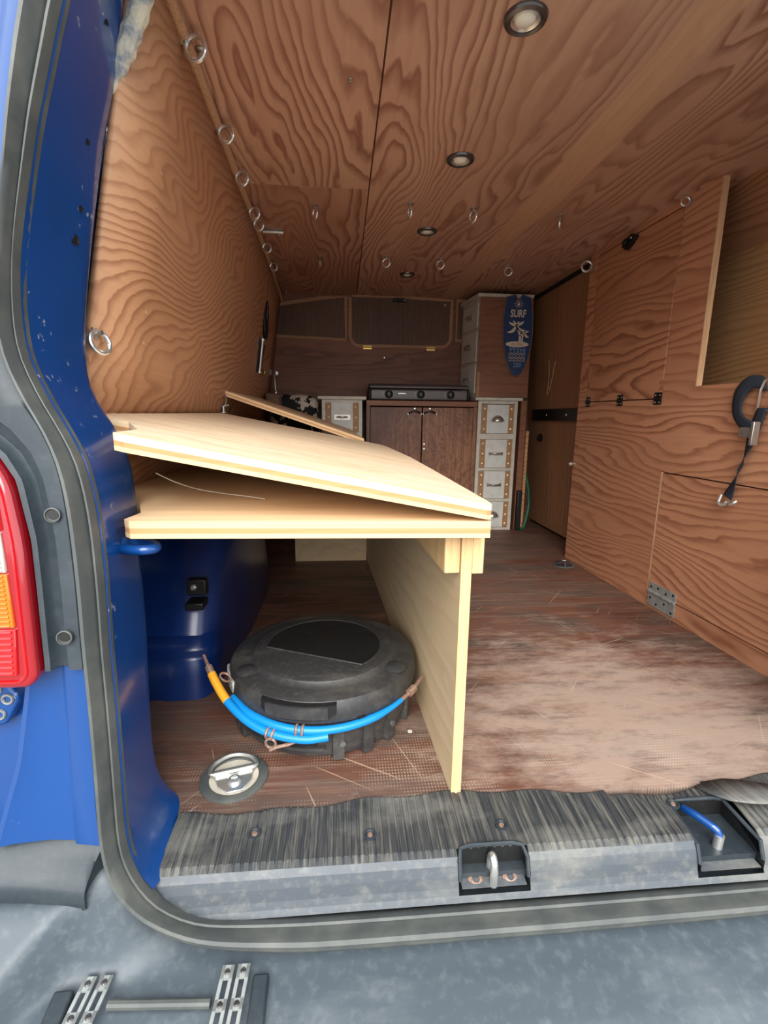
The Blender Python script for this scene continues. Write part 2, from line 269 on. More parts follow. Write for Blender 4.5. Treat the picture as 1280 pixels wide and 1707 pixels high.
# ------------------------------------------------------------------ mesh helpers
class MB:
    def __init__(s): s.v = []; s.f = []
    def add(s, vs, fs, mat=None):
        o = len(s.v)
        s.v += [tuple(mat @ Vector(p)) if mat is not None else tuple(p) for p in vs]
        s.f += [tuple(i+o for i in f) for f in fs]; return s
    def box(s, x0, x1, y0, y1, z0, z1, mat=None):
        return s.add([(x0,y0,z0),(x1,y0,z0),(x1,y1,z0),(x0,y1,z0),(x0,y0,z1),(x1,y0,z1),(x1,y1,z1),(x0,y1,z1)],
                     [(0,3,2,1),(4,5,6,7),(0,1,5,4),(1,2,6,5),(2,3,7,6),(3,0,4,7)], mat)
    def prism(s, poly, d0, d1, axis='Z', mat=None):
        n = len(poly)
        def P(a, b, d): return {'Z': (a, b, d), 'Y': (a, d, b), 'X': (d, a, b)}[axis]
        vs = [P(a, b, d0) for a, b in poly] + [P(a, b, d1) for a, b in poly]
        fs = [tuple(range(n)), tuple(range(2*n-1, n-1, -1))] + [(i, i+n, (i+1) % n+n, (i+1) % n) for i in range(n)]
        return s.add(vs, fs, mat)
    def hexa(s, bottom, top):                                   # any eight corners
        return s.add(list(bottom)+list(top), [(0,3,2,1),(4,5,6,7),(0,1,5,4),(1,2,6,5),(2,3,7,6),(3,0,4,7)])
    def cyl(s, p0, p1, r0, r1=None, n=16):
        r1 = r0 if r1 is None else r1
        p0, p1 = Vector(p0), Vector(p1); q = (p1-p0).to_track_quat('Z', 'Y').to_matrix()
        vs = []
        for p, r in ((p0, r0), (p1, r1)):
            vs += [p + q @ Vector((r*math.cos(2*PI*i/n), r*math.sin(2*PI*i/n), 0)) for i in range(n)]
        return s.add(vs, [tuple(range(n-1, -1, -1)), tuple(range(n, 2*n))] + [(i, (i+1) % n, (i+1) % n+n, i+n) for i in range(n)])
    def tube(s, pts, r, n=8, closed=False):
        pts = [Vector(p) for p in pts]; m_ = len(pts); vs = []; nrm = None
        for i, p in enumerate(pts):
            a = pts[i-1] if (i or closed) else p; b = pts[(i+1) % m_] if (i < m_-1 or closed) else p
            tg = (b-a).normalized()
            if nrm is None: nrm = tg.orthogonal().normalized()
            nrm = (nrm - tg*nrm.dot(tg)).normalized(); bn = tg.cross(nrm)
            rr = r[i] if isinstance(r, (list, tuple)) else r
            vs += [p + (nrm*math.cos(2*PI*j/n) + bn*math.sin(2*PI*j/n))*rr for j in range(n)]
        fs = []
        for i in range(m_ if closed else m_-1):
            k = (i+1) % m_
            fs += [(i*n+j, i*n+(j+1) % n, k*n+(j+1) % n, k*n+j) for j in range(n)]
        if not closed: fs += [tuple(range(n-1, -1, -1)), tuple(range((m_-1)*n, m_*n))]
        return s.add(vs, fs)
    def torus(s, c, axis, R_, r, n=24, k=8):
        c = Vector(c); q = Vector(axis).to_track_quat('Z', 'Y').to_matrix()
        return s.tube([c + q @ Vector((R_*math.cos(2*PI*i/n), R_*math.sin(2*PI*i/n), 0)) for i in range(n)], r, k, True)
    def lathe(s, prof, c=(0, 0, 0), axis=(0, 0, 1), n=40, closed=False):
        c = Vector(c); q = Vector(axis).to_track_quat('Z', 'Y').to_matrix(); m_ = len(prof); vs = []
        for r, z in prof: vs += [c + q @ Vector((r*math.cos(2*PI*i/n), r*math.sin(2*PI*i/n), z)) for i in range(n)]
        fs = []
        for a in range(m_ if closed else m_-1):
            b = (a+1) % m_
            fs += [(a*n+i, a*n+(i+1) % n, b*n+(i+1) % n, b*n+i) for i in range(n)]
        if not closed: fs += [tuple(range(n-1, -1, -1)), tuple(range((m_-1)*n, m_*n))]
        return s.add(vs, fs)
    def grid(s, rows):                                          # rows of equal-length point lists
        n = len(rows[0]); vs = [p for r in rows for p in r]
        return s.add(vs, [(i*n+j, i*n+j+1, (i+1)*n+j+1, (i+1)*n+j) for i in range(len(rows)-1) for j in range(n-1)])
    def xf(s, fn): s.v = [tuple(fn(Vector(p))) for p in s.v]; return s
    def build(s, name, mat, parent=None, bevel=0.0, smooth=True, origin=None, ang=35, subsurf=0, seg=2):
        me = bpy.data.meshes.new(name)
        off = Vector((0, 0, 0))
        if parent is not None:
            p = parent
            while p is not None: off = off + p.location; p = p.parent
        elif origin == 'base':
            xs, ys, zs = zip(*s.v); off = Vector(((min(xs)+max(xs))/2, (min(ys)+max(ys))/2, min(zs)))
        elif origin is not None: off = Vector(origin)
        me.from_pydata([tuple(Vector(p)-off) for p in s.v], [], s.f); me.update()
        bm = bmesh.new(); bm.from_mesh(me); bmesh.ops.recalc_face_normals(bm, faces=bm.faces); bm.to_mesh(me); bm.free()
        if smooth:
            me.polygons.foreach_set('use_smooth', [True]*len(me.polygons)); me.set_sharp_from_angle(angle=math.radians(ang))
        me.materials.append(M[mat] if isinstance(mat, str) else mat)
        o = bpy.data.objects.new(name, me); COL.objects.link(o)
        if parent is None: o.location = off
        else: o.parent = parent
        if bevel:
            b = o.modifiers.new('bevel', 'BEVEL'); b.width = bevel; b.segments = seg; b.limit_method = 'ANGLE'; b.angle_limit = math.radians(40)
        if subsurf:
            b = o.modifiers.new('subdivision', 'SUBSURF'); b.levels = subsurf; b.render_levels = subsurf
        return o

def tag(o, label, cat, group=None):
    o['label'] = label; o['category'] = cat
    if group: o['group'] = group
    return o
def struct(o, label=None):
    o['kind'] = 'structure'
    if label: o['label'] = label
    return o
def thing(name, label, cat, loc=(0, 0, 0), group=None):
    o = bpy.data.objects.new(name, None); COL.objects.link(o); o.location = loc; o.empty_display_size = 0.05
    return tag(o, label, cat, group)
def mesh_copy(src, parent, loc=None, name=None):                # another object sharing the mesh
    c = src.copy(); COL.objects.link(c); c.parent = parent
    if loc is not None: c.location = loc
    return c
def resample(pts, n):
    pts = [Vector(p) for p in pts]; L = [0]
    for a, b in zip(pts, pts[1:]): L.append(L[-1]+(b-a).length)
    out = []; j = 0
    for i in range(n):
        d = L[-1]*i/(n-1)
        while j < len(L)-2 and L[j+1] < d: j += 1
        out.append(pts[j].lerp(pts[j+1], (d-L[j])/max(1e-9, L[j+1]-L[j])))
    return out
def smooth_curve(pts, n):                                       # Catmull-Rom through the points, then even spacing
    p = [Vector(q) for q in pts]; p = [p[0]*2-p[1]] + p + [p[-1]*2-p[-2]]; o = []
    for i in range(1, len(p)-2):
        for k in range(8):
            t = k/8; a, b, c, d = p[i-1], p[i], p[i+1], p[i+2]
            o.append(0.5*((2*b)+(c-a)*t+(2*a-5*b+4*c-d)*t*t+(3*b-a-3*c+d)*t**3))
    o.append(p[-2]); return resample(o, n)
def lerp(a, b, t): return a+(b-a)*t
def sstep(a, b, x):
    t = min(1, max(0, (x-a)/(b-a))); return t*t*(3-2*t)

# ================================================================== THE SETTING
CEIL = 1.385; XC = 0.33; YB = 3.08                              # ceiling height, the van's middle, the front bulkhead
def XL(Y, z):                                                   # inner face of the left wall (leans in towards the roof)
    t = max(0.0, min(1.0, (1.385-z)/0.705)); top = -0.295-0.0302*(Y-0.9); bot = -0.45-0.005*(Y-0.9)
    return top+(bot-top)*t
def XR(Y): return 1.178-0.0345*Y                                # face of the cupboards on the right

struct(MB().box(-12, 14, -14, 12, -0.66, -0.62).build('ground', 'asphalt'), 'grey asphalt ground the van stands on')
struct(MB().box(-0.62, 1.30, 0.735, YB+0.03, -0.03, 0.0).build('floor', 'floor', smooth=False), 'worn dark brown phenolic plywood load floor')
struct(MB().box(-0.55, 1.25, 0.62, YB, -0.3, -0.031).build('floor_pan', 'trim_dark', smooth=False), 'steel floor pan under the load floor')

# ceiling: plywood sheets with open joints
c = MB().box(-0.42, 1.34, 0.86, YB+0.02, CEIL+0.008, CEIL+0.03).build('ceiling', 'ply_front', smooth=False); struct(c, 'plywood lined van ceiling')
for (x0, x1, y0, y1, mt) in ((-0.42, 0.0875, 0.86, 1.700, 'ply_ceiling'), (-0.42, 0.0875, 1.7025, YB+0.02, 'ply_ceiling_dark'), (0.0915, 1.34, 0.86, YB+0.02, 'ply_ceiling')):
    MB().box(x0, x1, y0, y1, CEIL, CEIL+0.008).build('ceiling_panel', mt, c, bevel=0.001, seg=1)
struct(MB().box(-0.60, 1.26, 0.78, YB+0.1, CEIL+0.031, CEIL+0.06).build('roof', 'paint', bevel=0.01), 'blue outer roof skin')

# left wall
wl = MB()
ys = [0.885+i*(YB+0.02-0.885)/10 for i in range(11)]; zs = [0.68+(CEIL-0.68)*j/6 for j in range(7)]
wl.grid([[(XL(y, z), y, z) for z in zs] for y in ys])
wl.grid([[(XL(y, 0.68), y, z) for z in (0.43, 0.68)] for y in ys])
wl_o = struct(wl.build('wall_left', 'ply_left'), 'warm fir plywood lining of the left side')
so = wl_o.modifiers.new('thickness', 'SOLIDIFY'); so.thickness = 0.015; so.offset = 0
struct(MB().box(-0.62, -0.58, 0.80, YB, 0.0, 0.46).build('wall_left_lower', 'paint_in'), 'bare blue inner body side under the bed shelf')
struct(MB().box(-0.66, -0.62, 0.88, YB+0.1, -0.2, CEIL+0.03).build('body_side_left', 'paint'), 'blue outer body side')
for (x, y, z) in ((-0.354,1.073,1.135),(-0.366,1.068,1.075),(-0.341,1.574,1.255),(-0.392,1.576,0.994),(-0.408,1.086,0.883),(-0.421,1.094,0.823),(-0.379,1.534,1.054),(-0.441,1.630,0.745)):
    x = XL(y, z)+0.008
    MB().lathe([(0.0042, 0), (0.0042, 0.0008), (0.002, 0.0014)], (x-0.0004, y, z), (1, 0, 0.2), 10).build('screw_cap', 'pale_edge', wl_o)

# bulkhead with boarded-over windows
wf = struct(MB().box(-0.60, 1.32, YB, YB+0.03, 0.0, CEIL+0.02).build('wall_front', 'ply_front', smooth=False), 'dark stained plywood bulkhead')
def strip(pts, wdt, thick, name, mat, parent, y=YB):            # a flat moulding that follows pts (x, z) on the bulkhead
    P = [Vector((a, b)) for a, b in pts]; L = []; Rr = []
    for i, p in enumerate(P):
        d = (P[min(i+1, len(P)-1)]-P[max(i-1, 0)]).normalized(); nn = Vector((-d.y, d.x))*wdt/2; L.append(p+nn); Rr.append(p-nn)
    b = MB(); y1 = y-thick
    for i in range(len(P)-1):
        q = [L[i], L[i+1], Rr[i+1], Rr[i]]
        b.hexa([(a.x, y, a.y) for a in q], [(a.x, y1, a.y) for a in q])
    return b.build(name, mat, parent, smooth=False)
hz = 1.095
hatch = [(0.052, 1.383), (0.052, hz+0.06)] + [(0.052+0.055*(1-math.cos(a)), hz+0.06-0.06*math.sin(a)) for a in (0.4, 0.8, 1.2, 1.57)] + [(0.61, hz+0.004)] + [(0.61+0.06*math.sin(a), hz+0.06-0.056*math.cos(a)) for a in (0.4, 0.8, 1.2, 1.57)] + [(0.672, 1.37)]
hp = MB(); hp.prism([(a, b) for a, b in hatch], YB-0.004, YB, 'Y'); hp.build('window_panel', 'ply_window', wf, smooth=False)
hb = [(0.14+0.0, 0)]
strip(hatch + [(0.50, 1.379), (0.33, 1.385), (0.18, 1.384), (0.052, 1.383)], 0.020, 0.009, 'window_trim', 'trim_wood', wf)
lp = [(-0.385, 1.318), (-0.405, 1.140), (0.026, 1.128), (0.026, 1.375), (-0.12, 1.362), (-0.385, 1.318)]
MB().prism(lp[:-1], YB-0.004, YB, 'Y').build('window_panel', 'ply_window', wf, smooth=False)
strip(lp, 0.020, 0.009, 'window_trim', 'trim_wood', wf)
MB().prism([(0.71, 1.37), (0.71, 1.14), (1.12, 1.14), (1.12, 1.33)], YB-0.004, YB, 'Y').build('window_panel', 'ply_window', wf, smooth=False)
strip([(1.12, 1.14), (0.705, 1.14), (0.705, 1.372), (1.12, 1.34)], 0.020, 0.009, 'window_trim', 'trim_wood', wf)
for hx in (0.157, 0.548):
    h = MB()
    h.box(hx-0.026, hx+0.026, YB-0.012, YB-0.0085, hz-0.018, hz+0.002); h.cyl((hx-0.026, YB-0.014, hz-0.006), (hx+0.026, YB-0.014, hz-0.006), 0.004, n=8)
    for q in (-0.016, 0.0, 0.016): h.cyl((hx+q, YB-0.012, hz-0.013), (hx+q, YB-0.0145, hz-0.013), 0.003, n=8)
    h.build('hinge', 'brass', wf)
MB().lathe([(0.006, 0), (0.006, 0.002), (0.003, 0.005)], (0.262, YB, 1.03), (0, -1, 0), 12).build('screw_head', 'chrome', wf)
k = thing('hatch_catch', 'black catch at the top middle of the boarded bulkhead window', 'catch', (0.345, YB-0.01, 1.355))
MB().prism([(0.300, 1.352), (0.390, 1.352), (0.375, 1.372), (0.315, 1.372)], YB-0.026, YB-0.010, 'Y').build('plate', 'black_metal', k, bevel=0.003)
MB().lathe([(0.010, 0), (0.011, 0.01), (0.006, 0.016)], (0.345, YB-0.024, 1.358), (0, -1, 0), 14).build('button', 'black', k)
MB().lathe([(0.005, 0), (0.004, 0.004)], (0.378, YB-0.026, 1.358), (0, -1, 0), 10).build('screw', 'chrome', k)
MB().lathe([(0.008, 0), (0.008, 0.003), (0.004, 0.006)], (0.63, YB-0.004, 1.345), (0, -1, 0), 12).build('screw_cap', 'zinc', wf)

# right side: false wall of cupboards
def shr(p): return Vector((p.x-1.12+XR(p.y), p.y, p.z))
T = 0.016
wr = MB()
for (y0, y1, z0, z1) in ((1.60, 1.645, 0.0, CEIL), (1.645, 2.215, 0.0, 0.748), (2.150, 2.215, 0.748, CEIL), (1.645, 2.150, 1.366, CEIL), (1.49, 1.60, 0.498, CEIL), (0.86, 1.49, 0.498, 0.784), (0.86, 1.60, 0.0, 0.060)):
    wr.box(1.12, 1.12+T, y0, y1, z0, z1)
wr.xf(shr); wr_o = struct(wr.build('wall_right', 'ply_right', smooth=False), 'fir plywood cupboard front along the right side')
MB().box(1.1185, 1.1375, 1.4885, 1.4925, 0.784, CEIL).xf(shr).build('opening_edge', 'pale_edge', wr_o, smooth=False)
MB().box(1.119, 1.129, 1.5915, 1.5985, 0.062, 0.496).xf(shr).build('cut_edge', 'pale_edge', wr_o, smooth=False)
d1 = struct(MB().box(1.1185, 1.1345, 1.648, 2.147, 0.752, 1.362).xf(shr).build('door_1', 'ply_right_door', bevel=0.0015, seg=1), 'upper cupboard door hinged along its bottom edge')
for (hy, wd) in ((1.660, 0.036), (1.885, 0.034), (2.125, 0.032)):
    h = MB()
    h.box(1.1145, 1.1180, hy-wd/2, hy+wd/2, 0.730, 0.747); h.box(1.1145, 1.1180, hy-wd/2, hy+wd/2, 0.753, 0.772)
    h.cyl((1.114, hy-wd/2, 0.75), (1.114, hy+wd/2, 0.75), 0.004, n=8); h.xf(shr); ho = h.build('hinge', 'black_metal', d1)
    for (dy, dz) in ((-0.3, 0.762), (0.3, 0.762), (-0.3, 0.738), (0.3, 0.738)):
        MB().lathe([(0.0028, 0), (0.002, 0.0015)], shr(Vector((1.1145, hy+dy*wd, dz))), (-1, 0, 0), 8).build('screw', 'zinc', ho)
d2 = struct(MB().box(1.1185, 1.1345, 0.86, 1.5905, 0.064, 0.494).xf(shr).build('door_2', 'ply_flap', bevel=0.0015, seg=1), 'low plywood flap with a galvanised hinge')
h = MB(); h.box(1.1150, 1.1180, 1.447, 1.583, 0.0665, 0.098); h.box(1.1150, 1.1180, 1.447, 1.583, 0.012, 0.0605); h.xf(shr); ho = h.build('hinge', 'galv', d2)
for i in range(8):
    y0 = 1.447+i*0.017; MB().cyl(shr(Vector((1.114, y0+0.0012, 0.0635))), shr(Vector((1.114, y0+0.0158, 0.0635))), 0.0058 if i % 2 else 0.0048, n=10).build('knuckle', 'galv', ho)
for (dy, dz) in ((1.460, 0.088), (1.495, 0.080), (1.535, 0.086), (1.571, 0.082), (1.460, 0.024), (1.497, 0.042), (1.536, 0.026), (1.570, 0.040)):
    MB().cyl(shr(Vector((1.1151, dy, dz))), shr(Vector((1.1144, dy, dz))), 0.0045, n=10).build('screw', 'black_metal', ho)
# inside the open locker
nb = MB(); nb.grid([[(1.295, y, z) for z in (0.5, 1.215)] for y in (0.86, 2.2)]); n_o = struct(nb.build('wall_locker', 'ply_niche'), 'plywood lining seen through the locker opening')
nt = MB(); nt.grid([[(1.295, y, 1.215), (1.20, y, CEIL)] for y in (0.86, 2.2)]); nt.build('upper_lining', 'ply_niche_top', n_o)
MB().box(1.14, 1.295, 0.86, 2.2, 0.765, 0.78).build('locker_shelf', 'ply_niche', n_o, smooth=False)
MB().box(1.13, 1.295, 2.18, 2.2, 0.0, CEIL).build('end_board', 'ply_niche', n_o, smooth=False)
struct(MB().box(1.30, 1.34, 0.88, YB+0.1, -0.2, CEIL+0.03).build('body_side_right', 'paint'), 'blue outer body side on the right')

# sliding door seen beyond the cupboards
def XS(z): return 1.245-0.068*z
ds = MB(); yy = [2.205, 2.52, 2.74, YB]
d3 = thing('door_3', 'x', 'x'); del d3['category']; struct(d3, 'plywood lined sliding door past the cupboards')
for a, b in zip(yy, yy[1:]):
    p = MB(); p.hexa([(XS(0.02), a+0.0015, 0.02), (XS(0.02)+0.02, a+0.0015, 0.02), (XS(0.02)+0.02, b-0.0015, 0.02), (XS(0.02), b-0.0015, 0.02)],
                     [(XS(1.37), a+0.0015, 1.37), (XS(1.37)+0.02, a+0.0015, 1.37), (XS(1.37)+0.02, b-0.0015, 1.37), (XS(1.37), b-0.0015, 1.37)])
    p.build('door_panel', 'ply_slide', d3, smooth=False)
MB().box(XS(0)+0.025, XS(0)+0.03, 2.2, YB, 0, CEIL).build('door_skin', 'black', d3)
zb = 0.695
MB().box(XS(zb)-0.016, XS(zb)+0.004, 2.24, 2.97, zb-0.033, zb+0.033).build('door_bar', 'black_metal', d3, bevel=0.003)
for by in (2.50, 2.75): MB().lathe([(0.007, 0), (0.005, 0.004)], (XS(zb)-0.016, by, zb), (-1, 0, 0), 10).build('bolt', 'zinc', d3)
MB().lathe([(0.022, 0), (0.024, 0.012), (0.014, 0.02), (0.012, 0.024)], (XS(0.56)+0.002, 2.86, 0.56), (-1, 0, 0), 18).build('door_knob', 'black_metal', d3)
struct(MB().tube([(1.142, y, 1.372) for y in (2.2, 2.5, 2.8, YB)], 0.011, 10).build('trim_1', 'gasket'), 'black rubber gasket above the sliding door')
struct(MB().box(1.10, 1.14, 2.215, YB, 1.378, 1.384).build('trim_2', 'trim_wood', smooth=False))
MB_pts = [(XS(1.0)-0.004, 2.755, 1.00), (XS(0.93)-0.006, 2.745, 0.93), (XS(0.86)-0.006, 2.755, 0.86), (XS(0.805)-0.006, 2.775, 0.808), (XS(0.83)-0.006, 2.742, 0.83), (XS(0.9)-0.006, 2.70, 0.90), (XS(0.96)-0.006, 2.675, 0.96), (XS(0.985)-0.004, 2.665, 0.985)]
tag(MB().tube(smooth_curve(MB_pts, 40), 0.0028, 6).build('pull_cord', 'cord', origin='base'), 'thin pale cord loop hanging on the sliding door', 'cord')

# -------------------------------------------------- rear body: door frame, seal, bumper
def mir(p): return Vector((2*XC-p[0], p[1], p[2]))
A = [(-0.10,0.892,1.402),(-0.22,0.891,1.392),(-0.285,0.888,1.36),(-0.308,0.884,1.32),(-0.321,0.879,1.281),(-0.332,0.873,1.223),(-0.346,0.867,1.156),(-0.365,0.859,1.079),(-0.378,0.851,1.002),(-0.392,0.842,0.914),(-0.403,0.834,0.833),(-0.406,0.830,0.788),(-0.404,0.824,0.733),(-0.390,0.820,0.694),(-0.363,0.816,0.647),(-0.346,0.811,0.597),(-0.340,0.806,0.548),(-0.339,0.800,0.494),(-0.338,0.795,0.444),(-0.335,0.790,0.394),(-0.333,0.783,0.322),(-0.333,0.773,0.218),(-0.332,0.764,0.132),(-0.327,0.758,0.071),(-0.314,0.754,0.027),(-0.286,0.750,-0.003),(-0.25,0.746,-0.022)]
B = [(-0.10,0.745,1.365),(-0.19,0.742,1.352),(-0.255,0.738,1.325),(-0.295,0.732,1.285),(-0.317,0.725,1.225),(-0.331,0.718,1.165),(-0.340,0.714,1.132),(-0.349,0.711,1.098),(-0.367,0.704,1.030),(-0.382,0.697,0.960),(-0.393,0.691,0.904),(-0.400,0.686,0.854),(-0.402,0.681,0.803),(-0.399,0.677,0.759),(-0.390,0.674,0.728),(-0.374,0.670,0.692),(-0.354,0.666,0.654),(-0.339,0.663,0.620),(-0.330,0.659,0.584),(-0.324,0.655,0.537),(-0.321,0.650,0.488),(-0.319,0.644,0.431),(-0.318,0.637,0.364),(-0.316,0.631,0.295),(-0.314,0.624,0.225),(-0.312,0.616,0.154),(-0.310,0.610,0.090),(-0.302,0.606,0.048),(-0.285,0.602,0.009),(-0.260,0.599,-0.024)]
CC = [(-0.10,0.720,1.395),(-0.21,0.718,1.382),(-0.285,0.712,1.345),(-0.328,0.706,1.29),(-0.350,0.698,1.22),(-0.365,0.690,1.143),(-0.372,0.687,1.112),(-0.378,0.684,1.079),(-0.388,0.677,1.014),(-0.398,0.669,0.935),(-0.407,0.663,0.867),(-0.412,0.659,0.826),(-0.414,0.654,0.784),(-0.408,0.650,0.741),(-0.392,0.646,0.699),(-0.372,0.642,0.659),(-0.358,0.638,0.618),(-0.350,0.633,0.573),(-0.346,0.628,0.519),(-0.343,0.622,0.457),(-0.341,0.615,0.393),(-0.339,0.610,0.344),(-0.337,0.604,0.278),(-0.335,0.595,0.193),(-0.334,0.588,0.123),(-0.330,0.584,0.079),(-0.319,0.579,0.033),(-0.293,0.575,-0.014),(-0.249,0.571,-0.048)]
N = 90
a_ = smooth_curve([(XC, 0.895, 1.405)]+A, N); b_ = smooth_curve([(XC, 0.747, 1.372)]+B[:-1]+[(-0.278, 0.603, 0.0)], N)
rows = []
for t, bul in ((-0.06, 0.012), (0.0, 0.0), (0.05, -0.006), (0.12, -0.004), (0.3, 0.0), (0.55, 0.0), (0.8, -0.002), (0.94, 0.0), (1.0, 0.008), (1.0, 0.03)):
    rows.append([b_[i].lerp(a_[i], t)+Vector((-0.010 if (t == 1.0 and bul > 0.02) else 0, bul, 0)) for i in range(N)])
jm = MB().grid(rows); pil = struct(jm.build('door_frame_left', 'paint', ang=60), 'blue painted door frame of the rear opening')
MB().grid([[mir(p) for p in r] for r in rows]).build('door_frame_right', 'paint', ang=60)['kind'] = 'structure'
def hole(pt, r, parent, rim='paint', nrm=(1, -0.25, 0), dark='black'):
    q = Vector(nrm).normalized(); p = Vector(pt)
    MB().lathe([(r, 0.0), (r*1.0, 0.0012), (r*0.85, 0.0012), (r*0.8, 0.0004)], p, q, 14).build('hole', dark, parent)
def on_jamb(z, t):                                              # a point on the frame at height z
    i = min(range(N), key=lambda j: abs(b_[j].lerp(a_[j], t).z-z)+(10 if b_[j].x > -0.25 else 0)); return b_[i].lerp(a_[i], t)
for (z, t, r) in ((1.215, 0.72, 0.004), (1.06, 0.76, 0.004), (0.965, 0.78, 0.0045), (0.930, 0.74, 0.008)):
    hole(on_jamb(z, t)+Vector((0.0005, 0, 0)), r, pil)
# rubber seal, one loop round the opening
Bs = [Vector(p) for p in B]+[Vector(q) for q in ((-0.215,0.597,-0.050),(-0.15,0.596,-0.058),(0.0,0.595,-0.062),(XC,0.595,-0.063))]
Cs = [Vector(p) for p in CC]+[Vector(q) for q in ((-0.19,0.567,-0.070),(-0.10,0.563,-0.080),(0.0,0.561,-0.084),(XC,0.560,-0.085))]
NS = 130
bs = smooth_curve([(XC, 0.747, 1.372)]+Bs, NS); cs = smooth_curve([(XC, 0.722, 1.405)]+Cs, NS)
srows = []
for t, o in ((0.0, 0.012), (0.04, -0.004), (0.12, -0.012), (0.22, -0.010), (0.28, -0.002), (0.36, -0.004), (0.46, -0.014), (0.62, -0.020), (0.78, -0.017), (0.86, -0.008), (0.92, -0.006), (1.0, 0.002), (1.0, 0.02)):
    row = []
    for i in range(NS):
        low = sstep(0.10, -0.05, bs[i].z)
        row.append(bs[i].lerp(cs[i], t)+Vector((0, o*(1-0.35*low), -o*0.55*low)))
    srows.append(row + [mir(p) for p in row[-2:0:-1]] + [mir(row[0])])
struct(MB().grid(srows).build('door_seal', 'rubber', ang=50), 'grey rubber weather seal round the rear door opening')

# outer corner panel (blue) left of the seal
c_ = [p for p in smooth_curve(CC, 80) if p.z > 0.083]
def edge_x(z):                                                  # the outer edge of the corner panel under the lamp
    for (z0, x0), (z1, x1) in zip(((0.08, -0.482), (0.097, -0.477), (0.207, -0.442), (0.319, -0.423)), ((0.097, -0.477), (0.207, -0.442), (0.319, -0.423), (9, -0.43))):
        if z <= z1: return lerp(x0, x1, (z-z0)/(z1-z0))
qrows = []
for p in c_:
    e = edge_x(p.z) if p.z < 0.45 else -0.425-0.1*sstep(0.45, 0.9, p.z); y = p.y
    cr = lerp(-0.378, p.x-0.035, sstep(0.4, 0.6, p.z))
    hi_ = sstep(0.72, 0.85, p.z)                                # above the lamp the panel is flush
    qrows.append([Vector(q) for q in ((p.x+0.004, y+0.03, p.z), (p.x-0.006, y+0.008, p.z), (cr+0.006, y+0.014, p.z), (cr, y+0.021, p.z), (lerp(cr, e, 0.35), y+0.024, p.z), (lerp(cr, e, 0.8), y+0.020, p.z), (e+0.004, y+0.016, p.z),
                  (e-0.004, y+0.020, p.z), (e-0.008, lerp(y+0.05, y+0.03, hi_), p.z), (-0.56, lerp(y+0.075, y+0.05, hi_), p.z), (-0.61, y+0.11, p.z), (-0.65, y+0.20, p.z))])
qp = struct(MB().grid(qrows).build('corner_panel_left', 'paint', ang=40), 'blue painted rear corner panel below the tail lamp')
MB().grid([[mir(p) for p in r] for r in qrows]).build('corner_panel_right', 'paint', ang=40)['kind'] = 'structure'

# dark plastic surround between lamp and seal
cz = [p for p in smooth_curve(CC, 160) if 0.338 < p.z < 0.86]
def lamp_edge(z):
    P = ((0.33, -0.388), (0.36, -0.388), (0.52, -0.394), (0.595, -0.407), (0.63, -0.428), (0.66, -0.47), (0.69, -0.56), (1.0, -0.60))
    for (z0, x0), (z1, x1) in zip(P, P[1:]):
        if z <= z1: return lerp(x0, x1, (z-z0)/(z1-z0))
trows = []
for p in cz:
    L_ = min(lamp_edge(p.z), p.x-0.03); y = p.y+0.004
    def at(t): return lerp(p.x, L_, t)
    trows.append([Vector(q) for q in ((p.x+0.004, y+0.004, p.z), (at(0.04), y-0.006, p.z), (at(0.2), y-0.006, p.z), (at(0.40), y-0.005, p.z), (at(0.46), y+0.003, p.z), (at(0.70), y+0.008, p.z), (at(0.80), y+0.004, p.z), (at(0.84), y-0.007, p.z), (at(0.97), y-0.008, p.z), (at(1.0), y+0.004, p.z))])
lt = MB().grid(trows); lt.grid([trows[-1], [q+Vector((0, 0.02, -0.004)) for q in trows[-1]]])
lto = tag(lt.build('lamp_surround', 'trim_grey', ang=45, origin='base'), 'dark grey plastic trim with two screw holes between tail lamp and seal', 'trim')
for (x, y, z) in ((-0.3645, 0.6315, 0.552), (-0.3575, 0.612, 0.395)):
    q = MB().lathe([(0.0095, 0.000), (0.0095, 0.003), (0.0080, 0.0035), (0.0076, 0.0005), (0.006, 0.0003)], (x, y-0.004, z), (0.1, -1, 0.1), 18).build('screw_hole', 'rubber', lto)
    q2 = MB().lathe([(0.0070, 0.0), (0.0066, 0.0012), (0.001, 0.0012)], (x, y-0.004, z+0.0006), (0.1, -1, 0.1), 14).build('cavity', 'black', q)

# sill cover with real ribs, two striker pockets cut out
prof = [(0.742, 0.000), (0.741, 0.0035), (0.735, 0.0045), (0.70, 0.004), (0.66, 0.003), (0.632, 0.002), (0.622, -0.001), (0.615, -0.010), (0.610, -0.024), (0.606, -0.042), (0.602, -0.052), (0.597, -0.060)]
sm = MB(); sf = MB(); x = -0.283; cols = []; xe = 2*XC+0.283; pitch = 0.0128; i = 0
def ragged(x): return 0.010*math.sin(x*9.0)+0.004*math.sin(x*41)+(0.012 if 0.47 < x < 0.66 else 0)*-1
while x < xe:
    for (dx, hh) in ((0.0, 0.0), (0.0012, 0.0022), (0.0085, 0.0022), (0.0097, 0.0)):
        xx = x+dx; r = []
        skew = -0.16*sstep(0.0, 0.9, xx)
        for j, (y, z) in enumerate(prof):
            ya = y+(ragged(xx) if j < 3 else 0)
            rib = hh if 2 <= j <= 5 else 0.0
            r.append(Vector((xx+skew*(0.62-y)*(1 if j <= 6 else 0.12), ya, z+rib)))
        cols.append((xx, r))
    x += pitch
def in_pocket(xx, j):                                           # faces left open over the pockets
    return (0.178 < xx < 0.292 and 5 <= j <= 9) or (0.575 < xx < 0.690 and 3 <= j <= 9)
